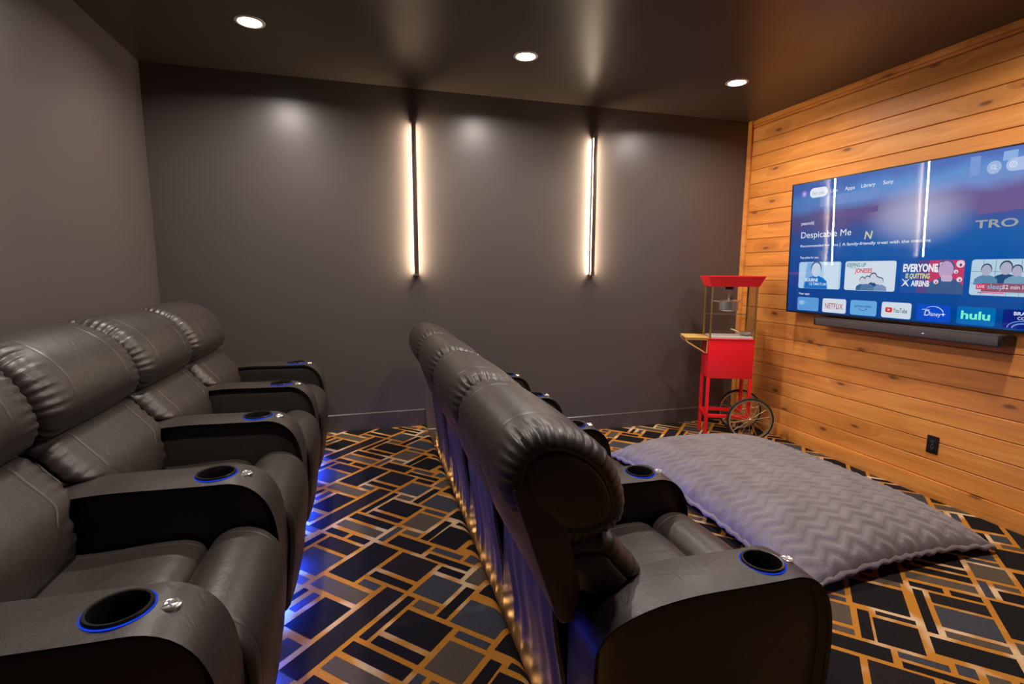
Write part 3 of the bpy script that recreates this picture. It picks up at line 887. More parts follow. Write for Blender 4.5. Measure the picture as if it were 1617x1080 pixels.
# ------------------------------------------------------------------ popcorn cart
def popcorn_cart():
    W_, D_ = 0.367, 0.267
    th = 0.433
    # local x = along the front, local y = towards the back
    t = empty('popcorn_cart', (4.178, -0.479, 0.0012), 'red popcorn machine cart with brass spoked wheels in the corner', 'popcorn machine', rz=-th)
    # cabinet
    zc0, zc1 = 0.533, 0.867
    cab = box('cabinet', 0, W_, 0, D_, zc0, zc1, M['red'], t, bev=0.004)
    box('cabinet_lid', -0.006, W_+0.006, -0.006, D_+0.006, zc1, zc1+0.008, M['red'], t, bev=0.002)
    # legs
    lw = 0.026
    for (x0, y0, zb) in ((0.0, 0.0, 0), (0.0, D_-lw, 0), (W_-lw, 0.0, 0.175), (W_-lw, D_-lw, 0.175)):
        box('leg', x0, x0+lw, y0, y0+lw, zb, zc0, M['red'], t, bev=0.002)
    for y0 in (0.003, D_-lw+0.003):
        box('rail', lw, W_, y0, y0+0.020, 0.185, 0.215, M['red'], t, bev=0.002)
    for zz in (0.21, 0.275):
        pass
    box('rail', 0.003, 0.023, lw, D_-lw, 0.185, 0.215, M['red'], t, bev=0.002)
    # popper case on the cabinet
    zg0, zg1 = zc1+0.008, 1.313
    box('popper_floor', 0.012, W_-0.012, 0.012, D_-0.012, zg0, zg0+0.016, M['white'], t, bev=0.003)
    pw = 0.013
    for x0 in (0.0, W_-pw):
        for y0 in (0.0, D_-pw):
            box('corner_post', x0, x0+pw, y0, y0+pw, zg0, zg1, M['gold'], t, bev=0.0015)
    g = 0.003
    box('glass_pane', pw, W_-pw, 0.004, 0.004+g, zg0+0.001, zg1, M['paneglass'], t)
    box('glass_pane', pw, W_-pw, D_-0.004-g, D_-0.004, zg0+0.001, 1.062, M['paneglass'], t)
    box('glass_pane', 0.004, 0.004+g, pw, D_-pw, zg0+0.001, zg1, M['paneglass'], t)
    box('glass_pane', W_-0.004-g, W_-0.004, pw, D_-pw, zg0+0.001, zg1, M['paneglass'], t)
    box('door_rail', pw, W_-pw, D_-0.012, D_-0.002, 1.062, 1.070, M['chrome'], t, bev=0.001)
    # flared roof
    bm = bmesh.new(); zr = 1.402; e0, e1 = 0.006, 0.038
    def ring(e, zz): return [bm.verts.new(p) for p in ((-e, -e, zz), (W_+e, -e, zz), (W_+e, D_+e, zz), (-e, D_+e, zz))]
    A = ring(e0, zg1); B = ring(e1, zr-0.010); C = ring(e1+0.003, zr-0.010); D = ring(e1+0.003, zr)
    for P, Q in ((A, B), (B, C), (C, D)):
        for i in range(4): bm.faces.new((P[i], P[(i+1) % 4], Q[(i+1) % 4], Q[i]))
    bm.faces.new(A[::-1]); bm.faces.new(D)
    link('roof', bm_mesh(bm, 'roof'), M['red'], t)
    # kettle
    kx, ky, kz = W_*0.47, D_*0.5, 1.105
    kt = lathe('kettle', [(0.0, kz), (0.072, kz), (0.078, kz+0.006), (0.079, kz+0.082), (0.084, kz+0.086), (0.077, kz+0.088), (0.040, kz+0.097), (0.0, kz+0.099)], M['chrome'], t, n=36, at=(kx, ky, 0))
    tube('kettle_handle', [(kx-0.075, ky, kz+0.075), (kx-0.105, ky, kz+0.082), (kx-0.125, ky, kz+0.082)], 0.005, M['chrome'], kt)
    tube('kettle_handle', [(kx+0.075, ky, kz+0.075), (kx+0.100, ky, kz+0.085), (kx+0.112, ky, kz+0.085)], 0.005, M['chrome'], kt)
    lathe('lid_knob', [(0.0, kz+0.098), (0.008, kz+0.098), (0.006, kz+0.108), (0.011, kz+0.116), (0.0, kz+0.118)], M['blackpl'], kt, n=16, at=(kx+0.02, ky, 0))
    tube('kettle_hanger', [(kx, ky, kz+0.099), (kx, ky, zg1)], 0.010, M['steel'], t, n=12)
    lathe('motor_housing', [(0.0, 1.285), (0.030, 1.285), (0.034, 1.290), (0.034, 1.313), (0.0, 1.313)], M['blackpl'], t, n=24, at=(kx, ky, 0))
    # scoop lying on the popper floor
    bm = bmesh.new(); t2 = bmesh.new()
    n = 14
    for i in range(n+1):
        a = PI + PI*i/n
        for xx, r in ((0.0, 0.030), (0.075, 0.036)):
            t2.verts.new((xx, r*math.cos(a), r*math.sin(a) + 0.036))
    t2.verts.ensure_lookup_table()
    for i in range(n): t2.faces.new((t2.verts[2*i], t2.verts[2*i+1], t2.verts[2*i+3], t2.verts[2*i+2]))
    bmesh.ops.solidify(t2, geom=t2.faces[:], thickness=0.002)
    add_tube(t2, [(0.0, 0, 0.02), (-0.035, 0, 0.040), (-0.08, 0, 0.052)], 0.006, 8)
    merge(bm, t2, Matrix.Translation((W_*0.76, D_*0.45, zg0+0.016)) @ Matrix.Rotation(-0.6, 4, 'Z'))
    link('scoop', bm_mesh(bm, 'scoop', 40), M['steel'], t)
    # fold-out side shelf with brass brackets
    sh = box('side_shelf', -0.195, -0.001, 0.01, D_-0.01, 0.872, 0.884, M['tanwood'], t, bev=0.002)
    for y0 in (0.02, D_-0.02):
        tube('shelf_bracket', [(-0.190, y0, 0.868), (-0.175, y0, 0.838), (-0.030, y0, 0.750), (-0.010, y0, 0.748), (-0.008, y0, 0.862), (-0.180, y0, 0.864)], 0.0065, M['tanwood'], sh, n=8)
    # wheels
    r = 0.190; ax = 0.362
    for y0, s in ((-0.032, -1), (D_+0.032, 1)):
        w = lathe('wheel', [(r-0.016, -0.010), (r-0.004, -0.010), (r, -0.004), (r, 0.004), (r-0.004, 0.010), (r-0.016, 0.010)], M['rubber'], t, n=48, at=(ax, y0, r), axis='y', closed=True)
        lathe('rim', [(r-0.030, -0.007), (r-0.0165, -0.009), (r-0.0165, 0.009), (r-0.030, 0.007)], M['rimgold'], w, n=48, at=(ax, y0, r), axis='y', closed=True)
        lathe('hub', [(0.0, -0.022), (0.010, -0.022), (0.014, -0.016), (0.021, -0.014), (0.021, 0.014), (0.014, 0.016), (0.0, 0.018)], M['rimgold'], w, n=20, at=(ax, y0, r), axis='y')
        for k in range(14):
            a = 2*PI*k/14 + 0.2
            tube('spoke', [(ax+0.018*math.cos(a), y0+(0.008 if k % 2 else -0.008), r+0.018*math.sin(a)), (ax+(r-0.028)*math.cos(a), y0, r+(r-0.028)*math.sin(a))], 0.0022, M['rimgold'], w, n=6)
    tube('axle', [(ax, -0.05, r), (ax, D_+0.05, r)], 0.008, M['steel'], t, n=10)
popcorn_cart()

# ------------------------------------------------------------------ outlet
def wall_outlet():
    t = empty('wall_outlet', (WOODX, -1.859, 0.346), 'small black power outlet on the wood wall', 'outlet')
    x1 = -0.0005
    box('cover_plate', -0.0065, x1, -0.0350, 0.0350, -0.0575, 0.0575, M['outlet'], t, bev=0.002)
    for zz in (-0.0215, 0.0215):
        s = box('socket', -0.0085, -0.0066, -0.0165, 0.0165, zz-0.0145, zz+0.0145, M['blackpl'], t, bev=0.0008)
        for yy, h in ((-0.0065, 0.0045), (0.0065, 0.0036)):
            box('slot', -0.0089, -0.0086, yy-0.0011, yy+0.0011, zz-h+0.003, zz+h+0.003, M['steel'], s)
        lathe('ground_hole', [(0.0, -0.0089), (0.0024, -0.0089), (0.0024, -0.0086), (0.0, -0.0086)], M['steel'], s, n=12, at=(0, 0, zz-0.0085), axis='x')
    lathe('screw', [(0.0, -0.0075), (0.0028, -0.0075), (0.003, -0.0066), (0.0, -0.0066)], M['steel'], t, n=12, axis='x')
wall_outlet()

# ------------------------------------------------------------------ soundbar
def soundbar():
    y0, y1, z0, z1 = -2.215, -0.995, 1.032, 1.096
    x0, x1 = 4.728, 4.842
    t = empty('soundbar', (x1, (y0+y1)/2, z0), 'long dark grey soundbar mounted under the television', 'soundbar')
    L_ = (y1-y0)/2; d = x0-x1; h = z1-z0
    box('body', d, 0, -L_, L_, 0, h, M['blackpl'], t, bev=0.006)
    box('grille', d-0.002, d+0.010, -L_+0.012, L_-0.012, 0.006, h-0.006, M['grille'], t, bev=0.002)
    box('top_panel', d+0.006, -0.006, -L_+0.10, L_-0.10, h-0.0005, h+0.0012, M['grille'], t, bev=0.0005)
    for s in (-1, 1):
        box('end_cap', d+0.002, -0.002, s*L_-0.004 if s < 0 else L_-0.008, -L_+0.008 if s < 0 else s*L_+0.004, 0.003, h-0.003, M['blackpl'], t, bev=0.002)
        box('top_grille', d+0.010, -0.012, min(s*(L_-0.09), s*(L_-0.02)), max(s*(L_-0.09), s*(L_-0.02)), h-0.0004, h+0.0016, M['bronze'], t, bev=0.0005)
    box('status_light', d-0.0030, d-0.0021, -0.208, -0.196, 0.028, 0.034, scr((200, 205, 230)), t)
    for s in (-1, 1):
        box('wall_bracket', -0.001, WOODX-x1-0.0005, s*0.35-0.03, s*0.35+0.03, 0.015, 0.055, M['blackpl'], t)
soundbar()

# ------------------------------------------------------------------ television
def text_mesh(body, size, bold=0.0, shear=0.0, sx=1.0, align='LEFT', spacing=1.0):
    cu = bpy.data.curves.new('t', 'FONT')
    cu.body = body; cu.size = size; cu.offset = bold*size; cu.shear = shear; cu.align_x = align; cu.space_character = spacing
    cu.resolution_u = 4
    o = bpy.data.objects.new('t', cu); COL.objects.link(o)
    dg = bpy.context.evaluated_depsgraph_get(); dg.update()
    me = bpy.data.meshes.new_from_object(o.evaluated_get(dg))
    bpy.data.objects.remove(o); bpy.data.curves.remove(cu)
    for v in me.vertices: v.co.x *= sx
    me.materials.clear()
    return me

def television():
    TW, TH = 1.80, 1.012
    a, tl = math.radians(-3), math.radians(2)
    nh = Vector((-math.cos(a), math.sin(a), 0)); r = Vector((-nh.y, nh.x, 0))
    n = nh*math.cos(tl) + Vector((0, 0, -1))*math.sin(tl)
    up = n.cross(r); up = up if up.z > 0 else -up
    c = Vector((4.765, -1.55, 1.62))
    org = c + r*(-0.842) + up*(-0.506)
    t = empty('television', org, 'large flat television on the wood wall showing a blue streaming menu', 'television')
    m = Matrix((r, up, n)).transposed().to_4x4(); m.translation = org
    t.matrix_world = m
    # x right, y up, z out of the screen
    bm = bmesh.new(); add_box(bm, 0, TW, 0, TH, -0.030, -0.0012, 0.003)
    link('case', bm_mesh(bm, 'case', 40), M['blackpl'], t)
    bm = bmesh.new()
    for q in ((-0.001, TW+0.001, TH-0.008, TH+0.001), (-0.001, TW+0.001, -0.001, 0.012), (-0.001, 0.008, 0.012, TH-0.008), (TW-0.008, TW+0.001, 0.012, TH-0.008)):
        add_box(bm, q[0], q[1], q[2], q[3], -0.004, 0.006)
    link('bezel', bm_mesh(bm, 'bezel'), M['blackpl'], t)
    bm = bmesh.new(); add_box(bm, 0.5, 1.3, 0.25, 0.75, -0.058, -0.0305)
    link('wall_mount', bm_mesh(bm, 'wall_mount'), M['bronze'], t)
    # picture: soft street scene behind the menu, fading to blue at the bottom
    pm = bpy.data.materials.new('screen_picture'); pm.use_nodes = True
    nt = pm.node_tree; nt.nodes.clear(); N = nt.nodes.new; L = nt.links.new
    tc = N('ShaderNodeTexCoord'); sp = N('ShaderNodeSeparateXYZ'); L(tc.outputs['Object'], sp.inputs[0])
    sk = N('ShaderNodeMath'); sk.operation = 'MULTIPLY_ADD'; sk.inputs[1].default_value = -0.03; L(sp.outputs['X'], sk.inputs[0]); L(sp.outputs['Y'], sk.inputs[2])
    nz = N('ShaderNodeTexNoise'); nz.inputs['Scale'].default_value = 3.5; L(tc.outputs['Object'], nz.inputs['Vector'])
    sk2 = N('ShaderNodeMath'); sk2.operation = 'MULTIPLY_ADD'; sk2.inputs[1].default_value = 0.10; L(nz.outputs['Fac'], sk2.inputs[0]); L(sk.outputs[0], sk2.inputs[2])
    cr = N('ShaderNodeValToRGB'); els = cr.color_ramp.elements
    stops = [(0.0, (0, 62, 140)), (0.40, (2, 82, 168)), (0.56, (20, 92, 172)), (0.66, (58, 86, 158)), (0.72, (96, 84, 142)), (0.80, (98, 92, 150)), (0.86, (104, 140, 204)), (0.93, (92, 146, 212)), (1.0, (78, 112, 190))]
    els[0].position = 0; els[0].color = (*lin(stops[0][1]), 1)
    els[1].position = 1; els[1].color = (*lin(stops[-1][1]), 1)
    for p, cc in stops[1:-1]:
        e = els.new(p); e.color = (*lin(cc), 1)
    L(sk2.outputs[0], cr.inputs[0])
    lr = N('ShaderNodeValToRGB'); l2 = lr.color_ramp.elements
    l2[0].position = 0.0; l2[0].color = (0.55, 0.68, 0.80, 1); l2[1].position = 0.95; l2[1].color = (1.45, 1.12, 1.05, 1)
    e = l2.new(0.35); e.color = (1.0, 1.0, 1.0, 1)
    dv = N('ShaderNodeMath'); dv.operation = 'DIVIDE'; dv.inputs[1].default_value = TW; L(sp.outputs['X'], dv.inputs[0]); L(dv.outputs[0], lr.inputs[0])
    mu = N('ShaderNodeMix'); mu.data_type = 'RGBA'; mu.blend_type = 'MULTIPLY'; mu.inputs[0].default_value = 1.0
    L(cr.outputs[0], mu.inputs[6]); L(lr.outputs[0], mu.inputs[7])
    dx = N('ShaderNodeVectorMath'); dx.operation = 'SUBTRACT'; dx.inputs[1].default_value = (0.95, 0.69, 0); L(tc.outputs['Object'], dx.inputs[0])
    dn = N('ShaderNodeVectorMath'); dn.operation = 'MULTIPLY'; dn.inputs[1].default_value = (2.6, 4.2, 0); L(dx.outputs[0], dn.inputs[0])
    dl = N('ShaderNodeVectorMath'); dl.operation = 'LENGTH'; L(dn.outputs[0], dl.inputs[0])
    db = N('ShaderNodeMapRange'); db.interpolation_type = 'SMOOTHSTEP'; db.inputs[1].default_value = 0.15; db.inputs[2].default_value = 1.0; db.inputs[3].default_value = 0.62; db.inputs[4].default_value = 0.0
    L(dl.outputs['Value'], db.inputs[0])
    mb = N('ShaderNodeMix'); mb.data_type = 'RGBA'; mb.inputs[7].default_value = (*lin((196, 202, 232)), 1); L(db.outputs[0], mb.inputs[0]); L(mu.outputs[2], mb.inputs[6])
    em = N('ShaderNodeEmission'); em.inputs[1].default_value = SCR; L(mb.outputs[2], em.inputs[0])
    ou = N('ShaderNodeOutputMaterial'); L(em.outputs[0], ou.inputs[0])
    bm = bmesh.new()
    bm.faces.new([bm.verts.new(p) for p in ((0.008, 0.012, 0), (TW-0.008, 0.012, 0), (TW-0.008, TH-0.008, 0), (0.008, TH-0.008, 0))])
    S = link('screen', bm_mesh(bm, 'screen'), pm, t)
    Z = [0.0]
    def flat(name, pts, col, z, k=1.0):
        bm = bmesh.new(); f = bm.faces.new([bm.verts.new((x, y, z)) for x, y in pts])
        bmesh.ops.triangulate(bm, faces=[f])
        me = bpy.data.meshes.new(name); bm.to_mesh(me); bm.free()
        return link(name, me, scr(col, k), S)
    def rr(x0, y0, x1, y1, rad, n=6):
        pts = []
        for cx, cy, a0 in ((x1-rad, y1-rad, 0), (x0+rad, y1-rad, PI/2), (x0+rad, y0+rad, PI), (x1-rad, y0+rad, 1.5*PI)):
            for i in range(n+1):
                q = a0 + PI/2*i/n; pts.append((cx+rad*math.cos(q), cy+rad*math.sin(q)))
        return pts
    def ell(cx, cy, rx, ry, n=24): return [(cx+rx*math.cos(2*PI*i/n), cy+ry*math.sin(2*PI*i/n)) for i in range(n)]
    def txt(body, x, y, size, col=(235, 240, 250), z=0.0016, w=None, **kw):
        me = text_mesh(body, size, **kw)
        if w:
            ww = max(v.co.x for v in me.vertices) - min(v.co.x for v in me.vertices)
            mn = min(v.co.x for v in me.vertices)
            for v in me.vertices: v.co.x = (v.co.x-mn)*w/ww
        return link('screen_text', me, scr(col), S, (x, y, z))
    # soft shapes of the backdrop
    flat('backdrop_panel', [(0.255, 0.812), (0.70, 0.826), (0.70, 0.892), (0.255, 0.885)], (112, 146, 208), 0.0003)
    flat('backdrop_panel', [(0.255, 0.715), (0.70, 0.735), (0.70, 0.775), (0.255, 0.757)], (102, 86, 146), 0.0003)
    flat('backdrop_panel', [(1.28, 0.655), (1.79, 0.690), (1.79, 0.780), (1.28, 0.735)], (112, 92, 148), 0.0003)
    flat('backdrop_panel', [(1.22, 0.875), (1.27, 0.878), (1.27, 0.985), (1.22, 0.985)], (128, 158, 220), 0.0003)
    flat('backdrop_panel', [(1.375, 0.935), (1.44, 0.937), (1.44, 0.985), (1.375, 0.985)], (146, 182, 234), 0.0003)
    txt('N', 0.615, 0.555, 0.075, (206, 208, 170), z=0.0005, bold=0.02, shear=0.15)
    txt('TRO', 1.275, 0.580, 0.062, (160, 166, 172), z=0.0005, bold=0.02, w=0.20)
    # top bar
    flat('avatar', ell(0.112, 0.925, 0.026, 0.026), (140, 120, 220), 0.0010)
    flat('avatar_mark', ell(0.112, 0.925, 0.010, 0.013), (205, 195, 245), 0.0014)
    flat('menu_pill', rr(0.161, 0.888, 0.313, 0.960, 0.035), (232, 240, 250), 0.0010)
    for s, x, w, c2 in (('For you', 0.186, 0.100, (150, 170, 190)), ('Live', 0.336, 0.058, (235, 240, 250)), ('Apps', 0.451, 0.073, (235, 240, 250)), ('Library', 0.572, 0.099, (235, 240, 250)), ('Sony', 0.724, 0.067, (235, 240, 250))):
        txt(s, x, 0.908, 0.036, c2, w=w, bold=0.008)
    flat('search_button', ell(1.338, 0.908, 0.034, 0.036), (165, 190, 232), 0.0010)
    bm = bmesh.new(); add_tube(bm, [(1.334+0.010*math.cos(q), 0.911+0.010*math.sin(q), 0.0015) for q in [i*PI/8 for i in range(16)]], 0.0016, 4, closed=True)
    add_tube(bm, [(1.341, 0.904, 0.0015), (1.350, 0.894, 0.0015)], 0.002, 4)
    link('search_icon', bm_mesh(bm, 'search_icon'), scr((225, 235, 250)), S)
    flat('settings_pill', rr(1.392, 0.874, 1.60, 0.944, 0.034), (178, 198, 236), 0.0010)
    bm = bmesh.new()
    for k in range(6):
        q0, q1 = k*PI/3, (k+1)*PI/3
        add_tube(bm, [(1.424+0.017*math.cos(q0), 0.909+0.017*math.sin(q0), 0.0015), (1.424+0.017*math.cos(q1), 0.909+0.017*math.sin(q1), 0.0015)], 0.002, 4)
    add_tube(bm, [(1.424+0.007*math.cos(q), 0.909+0.007*math.sin(q), 0.0015) for q in [i*PI/6 for i in range(12)]], 0.0018, 4, closed=True)
    link('settings_icon', bm_mesh(bm, 'settings_icon'), scr((228, 236, 250)), S)
    # title block
    txt('peacock|', 0.100, 0.690, 0.034, w=0.112, bold=0.01)
    txt('Despicable Me', 0.103, 0.588, 0.068, w=0.418)
    txt('Recommended for You', 0.103, 0.518, 0.026, w=0.320, bold=0.006)
    txt('|', 0.436, 0.516, 0.034)
    txt('A family-friendly treat with the minions', 0.458, 0.516, 0.029, w=0.59, bold=0.010)
    txt('Top picks for you', 0.104, 0.429, 0.023, w=0.165, bold=0.012)
    txt('Your apps', 0.110, 0.147, 0.023, w=0.098, bold=0.012)
    # generic head-and-shoulders figure
    def bust(cx, y0, s, cloth_c, skin_c, hair_c, z=0.0013):
        sh = [(cx-0.75*s, y0), (cx-0.70*s, y0+0.42*s), (cx-0.45*s, y0+0.62*s), (cx-0.16*s, y0+0.72*s), (cx+0.16*s, y0+0.72*s), (cx+0.45*s, y0+0.62*s), (cx+0.70*s, y0+0.42*s), (cx+0.75*s, y0)]
        flat('figure_shoulders', sh, cloth_c, z)
        flat('figure_hair', ell(cx, y0+1.16*s, 0.34*s, 0.40*s), hair_c, z+0.0001)
        flat('figure_face', ell(cx, y0+1.06*s, 0.30*s, 0.40*s), skin_c, z+0.0002)
    TX = [0.101 + 0.393*i for i in range(5)]
    tw, t0, t1 = 0.360, 0.197, 0.402
    flat('thumbnail', rr(TX[0], t0, TX[0]+tw, t1, 0.016), (176, 212, 240), 0.0010)
    flat('thumbnail_block', [(TX[0]+0.225, t0+0.004), (TX[0]+0.345, t0+0.004), (TX[0]+0.345, t1-0.006), (TX[0]+0.215, t1-0.006)], (206, 226, 244), 0.0011)
    flat('thumbnail_block', [(TX[0]+0.045, t0+0.004), (TX[0]+0.115, t0+0.004), (TX[0]+0.145, t1-0.006), (TX[0]+0.075, t1-0.006)], (120, 178, 228), 0.0011)
    bust(TX[0]+0.155, t0+0.001, 0.135, (16, 112, 200), (196, 214, 236), (44, 92, 150))
    txt('BOURNE', TX[0]+0.060, t0+0.055, 0.034, (225, 240, 252), w=0.115, bold=0.03, z=0.0018)
    txt('ULTIMATUM', TX[0]+0.100, t0+0.026, 0.029, (200, 228, 250), w=0.145, bold=0.01, z=0.0018)
    flat('thumbnail', rr(TX[1], t0, TX[1]+tw, t1, 0.016), (214, 226, 240), 0.0010)
    txt('KEEPING UP', TX[1]+0.012, t1-0.040, 0.040, (70, 140, 150), w=0.140, bold=0.02, shear=0.12)
    txt('WITH THE', TX[1]+0.038, t1-0.053, 0.013, (90, 130, 150), w=0.040)
    txt('JONESES', TX[1]+0.075, t1-0.080, 0.042, (214, 74, 92), w=0.125, bold=0.03, shear=0.12)
    for dx, s, c2 in ((0.135, 0.062, (60, 100, 150)), (0.172, 0.066, (80, 122, 170)), (0.262, 0.060, (120, 150, 190)), (0.240, 0.064, (36, 84, 140)), (0.212, 0.080, (28, 72, 124))):
        bust(TX[1]+dx, t0+0.002, s, c2, (206, 212, 228), (40, 66, 104), 0.0012 + 0.0001*random.random())
    flat('thumbnail', rr(TX[2], t0, TX[2]+tw, t1, 0.016), (92, 70, 138), 0.0010)
    flat('thumbnail_block', rr(TX[2]+0.001, t0+0.001, TX[2]+0.10, t1-0.001, 0.015), (24, 84, 168), 0.0011)
    flat('thumbnail_block', rr(TX[2]+0.165, t0+0.020, TX[2]+tw-0.001, t1-0.001, 0.015), (196, 62, 108), 0.0011)
    txt('EVERYONE', TX[2]+0.012, t1-0.070, 0.066, (240, 244, 250), w=0.205, bold=0.04, z=0.0019)
    txt('IS QUITTING', TX[2]+0.030, t1-0.113, 0.043, (226, 226, 160), w=0.145, bold=0.03, shear=0.12, z=0.0019)
    txt('AIRBNB', TX[2]+0.068, t1-0.163, 0.050, (240, 244, 250), w=0.108, bold=0.03, z=0.0019)
    bm = bmesh.new()
    for A_, B_ in (((0.012, 0.040), (0.054, 0.086)), ((0.012, 0.086), (0.054, 0.040))):
        add_tube(bm, [(TX[2]+A_[0], t0+A_[1], 0.0019), (TX[2]+B_[0], t0+B_[1], 0.0019)], 0.0022, 4)
    add_tube(bm, [(TX[2]+p[0], t0+p[1], 0.0019) for p in ((0.017, 0.042), (0.033, 0.080), (0.049, 0.042), (0.033, 0.056))], 0.0022, 4, closed=True)
    link('crossed_mark', bm_mesh(bm, 'crossed_mark'), scr((236, 242, 250)), S)
    bust(TX[2]+0.262, t0+0.001, 0.135, (62, 92, 140), (188, 164, 200), (92, 84, 140))
    flat('figure_hand', rr(TX[2]+0.240, t0+0.075, TX[2]+0.300, t0+0.112, 0.012), (206, 184, 214), 0.0017)
    for k in range(3):
        flat('figure_finger', rr(TX[2]+0.244, t0+0.080+0.010*k, TX[2]+0.296, t0+0.0815+0.010*k, 0.0006, 2), (160, 132, 176), 0.0018)
    for ex, ey, er in ((0.235, 0.180, 0.011), (0.336, 0.180, 0.022), (0.316, 0.135, 0.012), (0.338, 0.088, 0.015), (0.212, 0.072, 0.014), (0.212, 0.140, 0.011)):
        flat('reaction_dot', ell(TX[2]+ex, t0+ey, er, er), (232, 214, 226), 0.0014)
        flat('reaction_mouth', ell(TX[2]+ex+0.002, t0+ey-er*0.25, er*0.3, er*0.42, 12), (110, 50, 84), 0.0015)
    flat('thumbnail', rr(TX[3], t0, TX[3]+tw, t1, 0.016), (184, 212, 232), 0.0010)
    for k in range(1, 6):
        flat('window_bar', rr(TX[3]+0.058*k, t0+0.004, TX[3]+0.058*k+0.002, t1-0.004, 0.0005, 2), (72, 110, 150), 0.0011)
    flat('window_bar', rr(TX[3]+0.002, t0+0.135, TX[3]+tw-0.002, t0+0.137, 0.0005, 2), (72, 110, 150), 0.0011)
    flat('window_bar', rr(TX[3]+0.002, t0+0.068, TX[3]+tw-0.002, t0+0.070, 0.0005, 2), (72, 110, 150), 0.0011)
    for dx, s, c2 in ((0.075, 0.078, (92, 138, 176)), (0.215, 0.074, (120, 160, 190)), (0.165, 0.088, (34, 78, 124)), (0.310, 0.084, (30, 74, 122))):
        bust(TX[3]+dx, t0+0.060, s, c2, (176, 176, 200), (44, 70, 104), 0.0012 + 0.0001*random.random())
    flat('caption_band', rr(TX[3]+0.060, t0+0.022, TX[3]+tw-0.001, t0+0.070, 0.003), (148, 84, 110), 0.0016)
    flat('live_badge', rr(TX[3]+0.032, t0+0.034, TX[3]+0.082, t0+0.066, 0.004), (214, 62, 104), 0.0017)
    txt('LIVE', TX[3]+0.038, t0+0.042, 0.023, (240, 226, 236), w=0.036, bold=0.01, z=0.0019)
    txt('sleep', TX[3]+0.088, t0+0.038, 0.042, (150, 182, 216), w=0.075, bold=0.01, z=0.0019)
    txt('32 min left', TX[3]+0.158, t0+0.040, 0.032, (228, 222, 232), w=0.125, bold=0.01, z=0.0020)
    flat('progress_bar', rr(TX[3]+0.042, t0+0.014, TX[3]+tw-0.01, t0+0.019, 0.002), (150, 190, 226), 0.0016)
    flat('progress_done', rr(TX[3]+0.042, t0+0.013, TX[3]+0.168, t0+0.020, 0.002), (226, 92, 150), 0.0018)
    flat('thumbnail', rr(TX[4], t0, TW-0.010, t1, 0.016), (120, 160, 208), 0.0010)
    # app tiles
    AX = [0.102 + 0.2255*i for i in range(8)]
    aw, a0, a1 = 0.192, 0.022, 0.127
    acol = [(92, 158, 222), (216, 226, 240), (104, 172, 228), (212, 226, 238), (4, 76, 206), (0, 108, 186), (14, 34, 128), (30, 90, 180)]
    for i in range(8):
        x1 = min(AX[i]+aw, TW-0.010)
        if x1-AX[i] > 0.05: flat('app_tile', rr(AX[i], a0, x1, a1, 0.014), acol[i], 0.0010)
    flat('app_mark', rr(AX[0]+0.018, a0+0.045, AX[0]+0.062, a0+0.078, 0.006), (150, 196, 236), 0.0015)
    txt('TV', AX[0]+0.070, a0+0.050, 0.026, (158, 200, 236), w=0.024)
    txt('NETFLIX', AX[1]+0.024, a0+0.030, 0.058, (176, 44, 66), w=0.144, bold=0.004)
    txt('prime video', AX[2]+0.036, a0+0.056, 0.028, (24, 84, 146), w=0.120, bold=0.008)
    bm = bmesh.new(); add_tube(bm, [(AX[2]+0.066+0.056*i/10, a0+0.046-0.012*math.sin(PI*i/10), 0.0016) for i in range(11)], 0.0018, 4)
    add_tube(bm, [(AX[2]+0.112, a0+0.049, 0.0016), (AX[2]+0.123, a0+0.049, 0.0016), (AX[2]+0.121, a0+0.039, 0.0016)], 0.0016, 4)
    link('smile_mark', bm_mesh(bm, 'smile_mark'), scr((24, 84, 146)), S)
    flat('play_badge', rr(AX[3]+0.026, a0+0.036, AX[3]+0.072, a0+0.070, 0.009), (218, 52, 60), 0.0015)
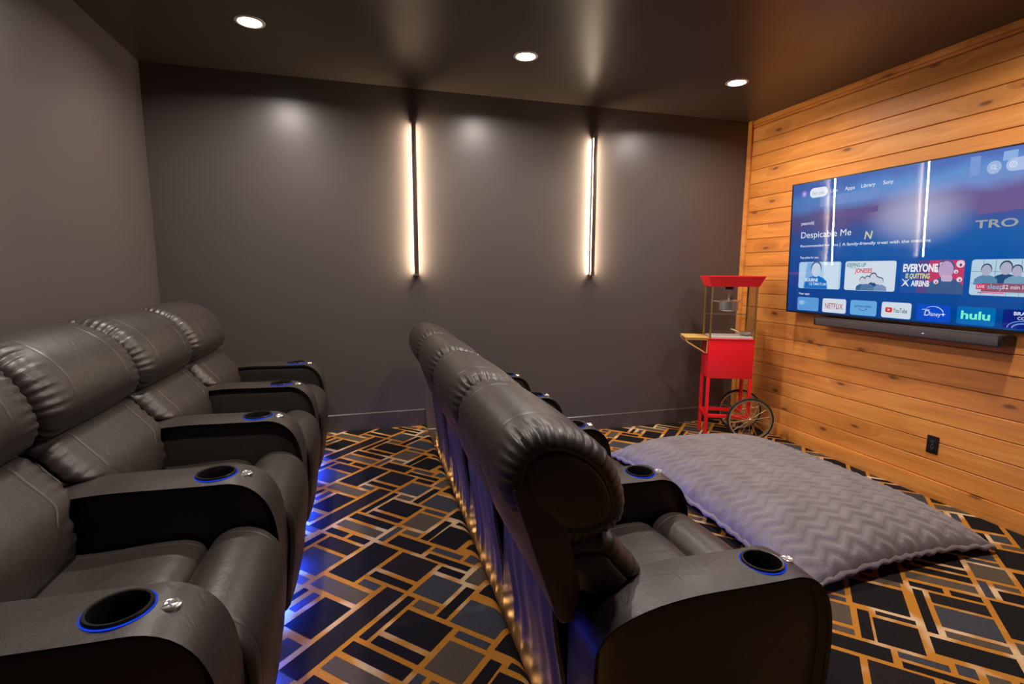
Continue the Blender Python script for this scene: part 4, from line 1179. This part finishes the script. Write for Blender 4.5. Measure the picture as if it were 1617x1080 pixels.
    flat('play_triangle', [(AX[3]+0.043, a0+0.045), (AX[3]+0.058, a0+0.053), (AX[3]+0.043, a0+0.061)], (240, 236, 240), 0.0018)
    txt('YouTube', AX[3]+0.078, a0+0.038, 0.042, (40, 56, 92), w=0.090, bold=0.006)
    txt('D', AX[4]+0.046, a0+0.034, 0.050, (226, 238, 252), w=0.032, shear=0.1)
    txt('isney', AX[4]+0.079, a0+0.034, 0.038, (226, 238, 252), w=0.062, shear=0.15)
    txt('+', AX[4]+0.142, a0+0.034, 0.040, (226, 238, 252), w=0.022, bold=0.01)
    bm = bmesh.new(); add_tube(bm, [(AX[4]+0.096+0.058*math.cos(q), a0+0.050+0.044*math.sin(q), 0.0016) for q in [2.3-2.0*i/14 for i in range(15)]], [0.0008+0.0016*i/14 for i in range(15)], 4)
    add_tube(bm, [(AX[4]+0.030+0.046*i/8, a0+0.070+0.004*math.sin(PI*i/8), 0.0016) for i in range(9)], 0.0014, 4)
    link('arc_mark', bm_mesh(bm, 'arc_mark'), scr((214, 232, 252)), S)
    txt('hulu', AX[5]+0.022, a0+0.034, 0.066, (122, 250, 208), w=0.146, bold=0.03)
    txt('BRAVIA', AX[6]+0.048, a0+0.074, 0.026, (226, 236, 250), w=0.098, bold=0.02)
    txt('CORE', AX[6]+0.066, a0+0.050, 0.022, (226, 236, 250), w=0.062, bold=0.01)
    bm = bmesh.new(); add_tube(bm, [(AX[6]+0.096+0.072*math.cos(q), a0+0.003+0.040*math.sin(q), 0.0016) for q in [PI*i/20 for i in range(21)]], 0.002, 4)
    add_tube(bm, [(AX[6]+0.096+0.050*math.cos(q), a0+0.003+0.026*math.sin(q), 0.0016) for q in [PI*i/20 for i in range(21)]], 0.003, 4)
    link('ring_mark', bm_mesh(bm, 'ring_mark'), scr((130, 160, 240)), S)
    # glossy front glass
    bm = bmesh.new()
    bm.faces.new([bm.verts.new(p) for p in ((0.008, 0.012, 0.0045), (TW-0.008, 0.012, 0.0045), (TW-0.008, TH-0.008, 0.0045), (0.008, TH-0.008, 0.0045))])
    link('front_glass', bm_mesh(bm, 'front_glass'), M['screenglass'], t)
television()
